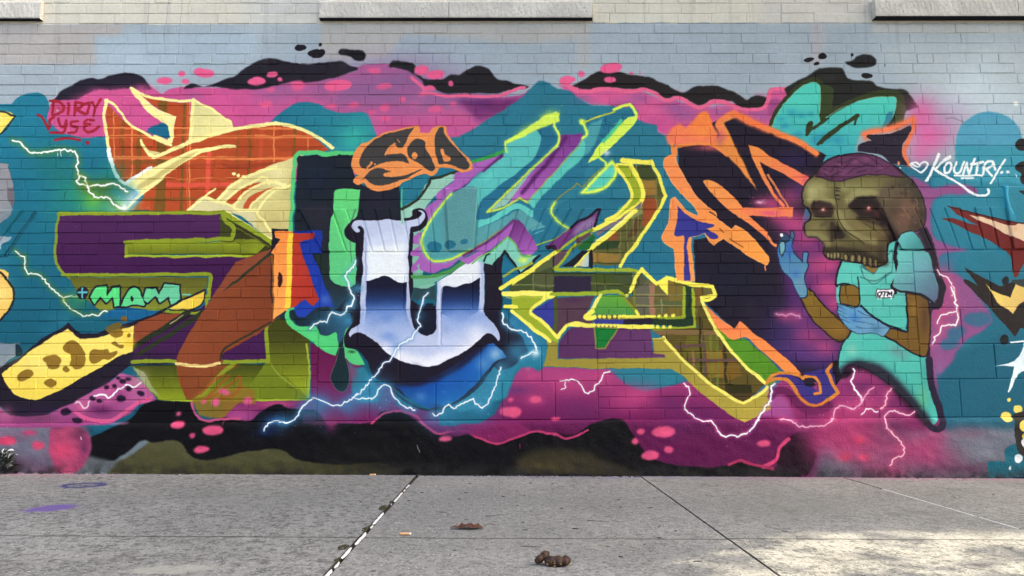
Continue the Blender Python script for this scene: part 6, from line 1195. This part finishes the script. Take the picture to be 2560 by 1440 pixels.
# chipped mortar fillet where wall meets sidewalk
V, F = [], []
for i in range(150):
    x = rng.uniform(-3.3, 3.4); s_ = rng.uniform(.004, .012); z = gz(x)
    add(V, F, [(x - s_ * 2, -.024, z - .002), (x + s_ * 2, -.024, z - .002), (x + s_, -.03 - s_, z - .002), (x - s_, -.028 - s_, z - .002), (x - s_, -.026, z + s_ * .6), (x + s_ * .7, -.026, z + s_ * .5)], [(3, 2, 5, 4), (2, 1, 5), (0, 3, 4), (0, 4, 5, 1)])
tag(link('crumbled_render', mesh_of('crumbled_render', V, F, M_STUCCO), wall), kind='stuff')

def sill(x0, x1, proj, seams):
    z0, z1 = 2.856, 2.975; cuts = [x0] + seams + [x1]; root = None
    for a, b in zip(cuts[:-1], cuts[1:]):
        nx = max(4, int((b - a) / .012)); V = []; F = []
        prof = [(.0, z1 + .006), (-proj * .55, z1 + .003), (-proj + .004, z1 - .002), (-proj, z1 - .012), (-proj, z1 - .04), (-proj, z1 - .07), (-proj, z0 + .03), (-proj, z0 + .010), (-proj + .004, z0 + .001), (-proj * .5, z0 - .0005), (.0, z0 - .001)]
        nr = len(prof)
        for i in range(nx + 1):
            x = a + .0015 + (b - a - .003) * i / nx
            for py, pz in prof: V.append((x, py + rng.normal(0, .0006) * (1 if py < 0 else 0), pz + rng.normal(0, .0007)))
        for i in range(nx):
            for j in range(nr - 1): q = i * nr + j; F.append((q, q + 1, q + nr + 1, q + nr))
        F.append(tuple(range(nr))[::-1]); F.append(tuple(nx * nr + j for j in range(nr)))
        o = link('window_sill', mesh_of('window_sill', V, F, M_SILL), wall)
        link('sill_underside', mesh_of('sill_underside', [(a, -proj + .001, z0 - .003), (b, -proj + .001, z0 - .003), (b, -.0005, z0 - .003), (a, -.0005, z0 - .003), (a, -proj + .001, z0 + .002), (b, -proj + .001, z0 + .002)], [(3, 2, 1, 0), (0, 1, 5, 4)], M_UNDER), o)
sill(-5.2, -2.944, .034, []); sill(-1.176, .569, .038, [-.35]); sill(2.378, 5.0, .055, [3.30])

# ------------------------------------------------------------------ sidewalk, kerb, road
def sheet(name, x0, x1, y0, y1, dz, m, kind='structure'):
    me = mesh_of(name, [(x0, y0, gz(x0) + dz), (x1, y0, gz(x1) + dz), (x1, y1, gz(x1) + dz), (x0, y1, gz(x0) + dz)], [(0, 1, 2, 3)], m); return tag(link(name, me), kind=kind)
sheet('ground', -300, 300, -300, 300, -.2, M_ASPH)
sheet('road', -300, 300, -17, -5.42, -.14, M_ASPH)
side = sheet('sidewalk', -60, 60, -5.3, .1, -.016, M_JOINT)
tag(link('kerb', mesh_of('kerb', [(x, y, gz(x) + z) for x in (-60, 60) for y, z in ((-5.3, -.2), (-5.3, .0), (-5.42, -.005), (-5.44, -.2))], [(0, 1, 5, 4), (1, 2, 6, 5), (2, 3, 7, 6)], M_CURB)), kind='structure')
XJ = [-5.9, -4.55, -3.2, -1.86, -.52, .80, 2.0, 3.3, 4.65, 6.0]; YJ = [-.036, -1.768, -3.5, -5.28]
def slab(x0, x1, y0, y1, gl, gr, m, dz=0):
    gl2, gr2 = gl, gr; e_ = .003
    x0 += gl; x1 -= gr; y0 -= .003 if y0 < -.1 else 0; y1 += .003
    nx, ny = max(2, int((x1 - x0) / .03)), max(2, int((y0 - y1) / .03)); V = []; F = []
    xs = [x0] + list(np.linspace(x0 + .0015, x1 - .0015, nx)) + [x1]; ys = [y1] + list(np.linspace(y1 + e_, y0 - e_, ny)) + [y0]; w = len(xs)
    for j, y in enumerate(ys):
        for i, x in enumerate(xs):
            edge_ = i in (0, w - 1) or j in (0, len(ys) - 1); nx_ = rng.normal(0, .0012) if i in (0, w - 1) else 0; ny_ = rng.normal(0, .0008) if j in (0, len(ys) - 1) else 0
            V.append((x + nx_, y + ny_, gz(x) + dz + (-.0035 if edge_ else rng.normal(0, .0003))))
    h = len(ys)
    for j in range(h - 1):
        for i in range(w - 1): a = j * w + i; F.append((a, a + 1, a + w + 1, a + w))
    b = len(V); ring = [i for i in range(w)] + [(j + 1) * w - 1 for j in range(1, h)] + [(h - 1) * w + i for i in range(w - 2, -1, -1)] + [j * w for j in range(h - 2, 0, -1)]
    for q in ring: V.append((V[q][0], V[q][1], V[q][2] - .014))
    for i in range(len(ring)): j = (i + 1) % len(ring); F.append((ring[j], ring[i], b + i, b + j))
    me = mesh_of('slab', V, F, m); me.materials.append(M_JOINT)
    for p in me.polygons:
        if any(q >= b for q in p.vertices) or min(v for v in p.vertices) < w or any(v % w in (0, w - 1) for v in p.vertices) or max(p.vertices) >= (h - 1) * w: p.material_index = 1
    return link('slab', me, side)
GAP = {-.52: .0085, 2.0: .006}
for j in range(3):
    for i in range(len(XJ) - 1):
        slab(XJ[i], XJ[i + 1], YJ[j], YJ[j + 1], GAP.get(XJ[i], .0012), GAP.get(XJ[i + 1], .0012), M_SLAB if XJ[i] < -.53 or (i % 2 and j) else M_SLAB2, rng.normal(0, .0012))

def strip(name, x, y0, y1, w, z, m, rag=.3, off=0):
    n = max(3, int(abs(y1 - y0) / .012)); V = []; F = []
    for i in range(n + 1):
        y = y0 + (y1 - y0) * i / n; t = min(i, n - i); k_ = min(1, .35 + t * .35); a = w * k_ * (1 + rng.uniform(-rag, rag)); b = w * k_ * (1 + rng.uniform(-rag, rag)); dx = off + rng.normal(0, w * .08)
        V += [(x + dx - a, y, gz(x) + z - .004), (x + dx - a * .4, y, gz(x) + z), (x + dx + b * .4, y, gz(x) + z), (x + dx + b, y, gz(x) + z - .004)]
    for i in range(n):
        for j in range(3): q = i * 4 + j; F.append((q, q + 1, q + 5, q + 4))
    return link(name, mesh_of(name, V, F, m), side)
# white sealant left in the two wide joints, in pieces
for y0, y1, w, of in ((-.42, -.56, .0045, 0), (-.60, -.66, .004, .002), (-.70, -.98, .0055, .001), (-1.04, -1.07, .003, 0), (-1.27, -1.52, .006, -.001), (-1.54, -1.60, .004, .003), (-1.68, -1.88, .0058, .001), (-1.93, -2.08, .0062, -.002), (-2.13, -2.20, .0045, .002), (-2.22, -2.44, .006, 0), (-2.5, -2.9, .006, 0), (-3.0, -3.6, .006, 0)):
    strip('sealant_strip', -.52, y0, y1, w, .001, M_CAULK, .35, of)
for y0, y1 in ((-.50, -1.30), (-1.31, -1.56), (-1.57, -2.3), (-2.32, -3.4)): strip('sealant_strip', 2.0, y0, y1, .0062, .001, M_CAULK, .12)
def moss(x, y, sx, sy, n):
    V, F = [], []
    for i in range(n):
        a = rng.uniform(0, 6.28); r = math.sqrt(rng.random()); cx, cy = x + math.cos(a) * r * sx, y + math.sin(a) * r * sy; s_ = rng.uniform(.002, .0045); h = rng.uniform(.001, .007) * (1.2 - r)
        p = [(cx + s_ * math.cos(t), cy + s_ * math.sin(t), gz(cx) + h * .3) for t in (0, 1.26, 2.5, 3.8, 5.0)] + [(cx, cy, gz(cx) + h + .003)]
        add(V, F, p, [(k_, (k_ + 1) % 5, 5) for k_ in range(5)])
    return V, F
for i, a in enumerate(((-.542, -1.16, .016, .06, 110), (-.53, -1.0, .008, .02, 20), (-.548, -1.93, .018, .035, 80), (-.53, -1.62, .012, .05, 40), (-.53, -2.1, .007, .03, 16))):
    V, F = moss(*a); tag(link('moss_clump', mesh_of('moss_clump', V, F, M_MOSS), side), kind='stuff')

# ------------------------------------------------------------------ litter
def lumps(me, amp, sc, seed):
    import mathutils.noise as mn
    for v in me.vertices:
        n = mn.noise(v.co * sc + Vector((seed, 0, 0))); v.co += v.co.normalized() * n * amp
def dropping_piece(cx, cy, L, r, ang, bands, seed, h=0):
    """one segmented lump, built as a surface of rings"""
    V, F = [], []; n, m_ = 26, 14; import mathutils.noise as mn
    for i in range(n + 1):
        t = i / n; prof = math.sin(math.pi * min(1, max(0, t * .94 + .03))) ** .38; waist = 1 - .16 * (0.5 + 0.5 * math.cos(2 * math.pi * t * bands)) ** 2
        rr = r * prof * waist
        for j in range(m_):
            a = 2 * math.pi * j / m_; d = Vector((t * L - L / 2, rr * math.cos(a), rr * math.sin(a) * .86)); d *= 1 + .10 * mn.noise(d * 90 + Vector((seed, 0, 0))); V.append(d)
    for i in range(n):
        for j in range(m_): q, q2 = i * m_ + j, i * m_ + (j + 1) % m_; F.append((q, q2, q2 + m_, q + m_))
    F.append(tuple(range(m_))[::-1]); F.append(tuple(n * m_ + j for j in range(m_)))
    me = mesh_of('lump', V, F, M_DUNG); me.polygons.foreach_set('use_smooth', [True] * len(me.polygons)); return me
heap = empty('dog_droppings', (.142, -2.16, gz(.14))); tag(heap, 'small heap of crusty brown droppings lying on the sidewalk near the front edge', 'droppings')
for nm, dx, dy, L, r, an, bd, h, tl in (('lump', .012, -.012, .072, .0175, -.12, 2.6, .015, 0), ('lump', -.030, .012, .056, .0155, .6, 2.2, .022, -.4), ('lump', .042, -.002, .034, .0160, 1.0, 1.5, .015, .1), ('lump', .006, .014, .050, .0140, .2, 2, .013, 0)):
    o = link(nm, dropping_piece(0, 0, L, r, 0, bd, dx * 100), heap, (dx, dy, h)); o.rotation_euler = (rng.uniform(0, 3), tl, an)
V, F = [], []
for i in range(16):
    a = rng.uniform(0, 6.28); x, y, z = .024 * math.cos(a) * rng.uniform(.3, 1.5), -.012 + .012 * math.sin(a) - .006, rng.uniform(.008, .03); s_ = rng.uniform(.002, .005)
    p = [Vector((x, y - .012, z)) + Vector((s_ * math.cos(t), -.002 * rng.random(), s_ * .6 * math.sin(t))) for t in (0, 1.5, 3.1, 4.6)]; add(V, F, p, [(0, 1, 2, 3)])
tag(link('straw_fibres', mesh_of('straw_fibres', V, F, M_DUNG2), heap), kind='stuff')

def oak_leaf(L=.15):
    half = [(0, .004), (.10, .008), (.17, .020), (.22, .012), (.30, .030), (.38, .052), (.43, .030), (.47, .018), (.55, .034), (.64, .066), (.69, .040), (.73, .022), (.80, .030), (.88, .048), (.92, .026), (1.0, .004)]
    V, F = [], []; n = len(half)
    for i, (t, w) in enumerate(half):
        z = .010 * math.sin(t * 3.1) + .004 * math.sin(t * 17)
        V += [(t * L - L / 2, w * L / .15 * .9, z + .016 * (w / .06) * (1 if i % 3 else .4) + .003), (t * L - L / 2, 0, z), (t * L - L / 2, -w * L / .15 * .85, z + .010 * (w / .06))]
    for i in range(n - 1):
        for j in range(2): q = i * 3 + j; F.append((q, q + 1, q + 4, q + 3))
    return mesh_of('leaf_blade', V, F, M_LEAF)
lf = empty('fallen_oak_leaf', (-.15, -1.60, gz(-.15) + .003)); lf.rotation_euler = (.05, .02, .12); tag(lf, 'curled dry brown oak leaf lying on the sidewalk in front of the black painted base', 'leaf')
link('leaf_blade', oak_leaf(.125), lf).scale = (1, 1, .45)
V, F = [], []
for i in range(7):
    t = i / 6; c_ = Vector((.065 + .045 * t, .004 * t, .006 + .006 * math.sin(t * 3))); add(V, F, [c_ + Vector((0, .0012, 0)), c_ + Vector((0, -.0012, 0)), c_ + Vector((0, 0, .0016))], [])
F = [f_ for i in range(6) for f_ in ((i * 3, i * 3 + 1, i * 3 + 4, i * 3 + 3), (i * 3 + 1, i * 3 + 2, i * 3 + 5, i * 3 + 4), (i * 3 + 2, i * 3, i * 3 + 3, i * 3 + 5))]
link('leaf_stalk', mesh_of('leaf_stalk', V, F, M_LEAF), lf)

def tube(r, L, m, name, n=12, x0=0):
    V = [(x0 + a, r * math.cos(2 * math.pi * j / n), r * math.sin(2 * math.pi * j / n) + r) for a in (0, L) for j in range(n)]
    F = [(j, (j + 1) % n, n + (j + 1) % n, n + j) for j in range(n)] + [tuple(range(n))[::-1], tuple(range(n, 2 * n))]; return mesh_of(name, V, F, m)
for x, y, an, L, lab in ((-.385, -1.722, -.05, .034, 'tan cigarette butt lying along the cross joint of the sidewalk'), (-.80, -.05, .03, .03, 'tan cigarette butt lying against the foot of the painted wall')):
    c_ = empty('cigarette_butt', (x, y, gz(x) + .0005)); c_.rotation_euler = (0, 0, an); tag(c_, lab, 'cigarette butt')
    link('filter', tube(.0040, L, M_TAN, 'filter'), c_); link('paper_end', tube(.0041, .005, M_WHITE, 'paper_end', x0=L), c_)

# crumbs and grit
def chips(n, lo, hi, m, name, label, seed, flatn=.3):
    g = np.random.default_rng(seed); V, F = [], []
    for i in range(n):
        x, y = g.uniform(-3, 3.2), -(g.uniform(.05, 3.0) if g.random() < .72 else .04 + abs(g.normal(0, .02))); s_ = g.uniform(lo, hi) * (1.3 if g.random() < .1 else 1); a = g.uniform(-.5, .5); ex = g.uniform(1.2, 2.8); ca, sa = math.cos(a), math.sin(a)
        pts_ = [(-1, 0), (-.5, .42), (.5, .36), (1, 0), (.45, -.4), (-.55, -.34)]
        ring = [(x + (px * ex * ca - py * sa) * s_, y + (px * ex * sa + py * ca) * s_) for px, py in pts_]
        z = gz(x); h = s_ * flatn
        add(V, F, [(a_, b_, z - .001) for a_, b_ in ring] + [(x + (a_ - x) * .7, y + (b_ - y) * .7, z + h) for a_, b_ in ring], [(6, 7, 8, 9, 10, 11)] + [(k_, (k_ + 1) % 6, 6 + (k_ + 1) % 6, 6 + k_) for k_ in range(6)])
    o = link(name, mesh_of(name, V, F, m)); tag(o, label, 'debris', kind='stuff')
chips(300, .0022, .0055, M_DCHIP, 'dark_crumbs', 'scattered dark crumbs and bits of leaf on the sidewalk', 3)
chips(300, .0012, .0026, M_LCHIP, 'pale_crumbs', 'scattered tiny pale chips of grit on the sidewalk', 4, .5)
# a few thin twigs
for i, (x, y, L, an) in enumerate(((-.08, -1.35, .07, .5), (.33, -1.43, .09, -.35), (-.3, -1.25, .05, -.3), (.05, -1.9, .07, -.25))):
    t = tube(.0009, L, M_DCHIP, 'twig', 5); o = link('twig', t, None, (x, y, gz(x))); o.rotation_euler = (0, 0, an); tag(o, ['thin dark twig on the sidewalk just behind the oak leaf', 'thin dark twig right of the oak leaf, middle of the sidewalk', 'short dark twig between the white filled joint and the oak leaf', 'thin dark twig in front of the cross joint, nearest the droppings'][i], 'twig', 'twigs on the sidewalk')

# weed at the foot of the wall, splashed with paint
weed = empty('weed', (-2.96, -.055, gz(-3))); tag(weed, 'low dark weed with paint spotted leaves at the left foot of the wall', 'plant')
def leaf_me(m): return mesh_of('leaf', [(0, 0, 0), (.010, .008, .012), (.028, .009, .016), (.042, 0, .010), (.028, -.009, .016), (.010, -.008, .012)], [(0, 1, 5), (1, 2, 4, 5), (2, 3, 4)], m)
LM = [leaf_me(M_WEED), leaf_me(M_WEEDPALE)]
for i in range(150):
    h = rng.uniform(0, .125); a = rng.uniform(0, 6.28); rr = rng.uniform(0, .07) * (1.2 - h * 5) + .01
    o = link('leaf', LM[1 if rng.random() < .2 else 0], weed, (rr * math.cos(a), rr * .5 * math.sin(a) - .01, h)); o.rotation_euler = (rng.uniform(-.6, .6), rng.uniform(-.9, .3), a); k_ = rng.uniform(.6, 1.1); o.scale = (k_, k_, k_)
V, F = [], []
for i in range(8):
    a = rng.uniform(0, 6.28); tx, ty = .05 * math.cos(a), .02 * math.sin(a); add(V, F, [(0, 0, 0), (.002, 0, 0), (tx + .001, ty, .11), (tx, ty, .11)], [(0, 1, 2, 3)])
link('stem', mesh_of('stem', V, F, M_WEED), weed)

# ------------------------------------------------------------------ unseen tree added at the kerb: its crown is shaped to leave a sun patch
tree = empty('added_shade_tree', (6.2, -4.6, gz(6))); tag(tree, 'unseen tree added at the kerb to shade the sidewalk around a sun patch', 'tree')
def limb(a, b, r0, r1, n=8):
    a, b = Vector(a), Vector(b); d = (b - a).normalized(); u = d.orthogonal().normalized(); w = d.cross(u); V = [p + (u * math.cos(6.283 * j / n) + w * math.sin(6.283 * j / n)) * r for p, r in ((a, r0), (b, r1)) for j in range(n)]
    return V, [(j, (j + 1) % n, n + (j + 1) % n, n + j) for j in range(n)]
V, F = [], []
for sg in (((0, 0, 0), (-.05, .1, 3.2), .17, .13), ((-.05, .1, 3.2), (-.6, 1.2, 5.6), .11, .05), ((-.05, .1, 3.2), (.8, 1.9, 5.9), .1, .04), ((-.05, .1, 3.2), (-1.9, 1.8, 6.2), .08, .03), ((-.05, .1, 3.2), (.3, -1.0, 5.8), .09, .03), ((-.6, 1.2, 5.6), (-2.2, 2.6, 6.8), .05, .02)): v_, f_ = limb(*sg); add(V, F, v_, f_)
link('trunk', mesh_of('trunk', V, F, M_BARK), tree)
def lit_patch(gx, gy):
    """0..1: how open the crown is over this spot of ground (1 = sun reaches it)"""
    P = ((.66, -2.6), (.68, -2.32), (.92, -2.05), (1.2, -1.80), (2.9, -1.66), (2.9, -1.76), (1.72, -1.97), (1.39, -2.08), (1.02, -2.28), (.9, -2.6))
    c = False; dmin = 9
    for i in range(len(P)):
        (x1, y1), (x2, y2) = P[i - 1], P[i]
        if (y1 > gy) != (y2 > gy) and gx < (x2 - x1) * (gy - y1) / (y2 - y1) + x1: c = not c
        t = min(1, max(0, ((gx - x1) * (x2 - x1) + (gy - y1) * (y2 - y1)) / ((x2 - x1) ** 2 + (y2 - y1) ** 2))); dmin = min(dmin, math.hypot(gx - x1 - t * (x2 - x1), gy - y1 - t * (y2 - y1)))
    return min(1, max(0, .5 + (dmin if c else -dmin) / .50)) * (1 - .5 * min(1, max(0, (gx - 1.5) / .8)))
V, F = [], []; g = np.random.default_rng(5); cnt = 0
while cnt < 26000:
    p = np.array([g.normal(0, 1), g.normal(0, 1), g.normal(0, 1)]); p /= np.linalg.norm(p); p *= g.random() ** .33
    q = np.array([-1.7 + p[0] * 5.2, 2.3 + p[1] * 1.9, 6.6 + p[2] * 1.25])
    wx, wy, wz = q[0] + 6.2, q[1] - 4.6, q[2] - .07
    if wy > -.35: continue
    t = wz / SUN.z; gx, gy = wx - SUN.x * t, wy - SUN.y * t
    w_ = lit_patch(gx, gy)
    if w_ > 0 and g.random() > -math.log(w_ * .999) / 8: continue
    s_ = g.uniform(.05, .1); n1 = Vector(g.normal(0, 1, 3)).normalized(); u = n1.orthogonal().normalized() * s_; w = n1.cross(u)
    c_ = Vector(q); add(V, F, [c_ - u, c_ - w * .6, c_ + u, c_ + w * .6], [(0, 1, 2, 3)]); cnt += 1
tag(link('crown', mesh_of('crown', V, F, M_GREEN), tree), kind='stuff')
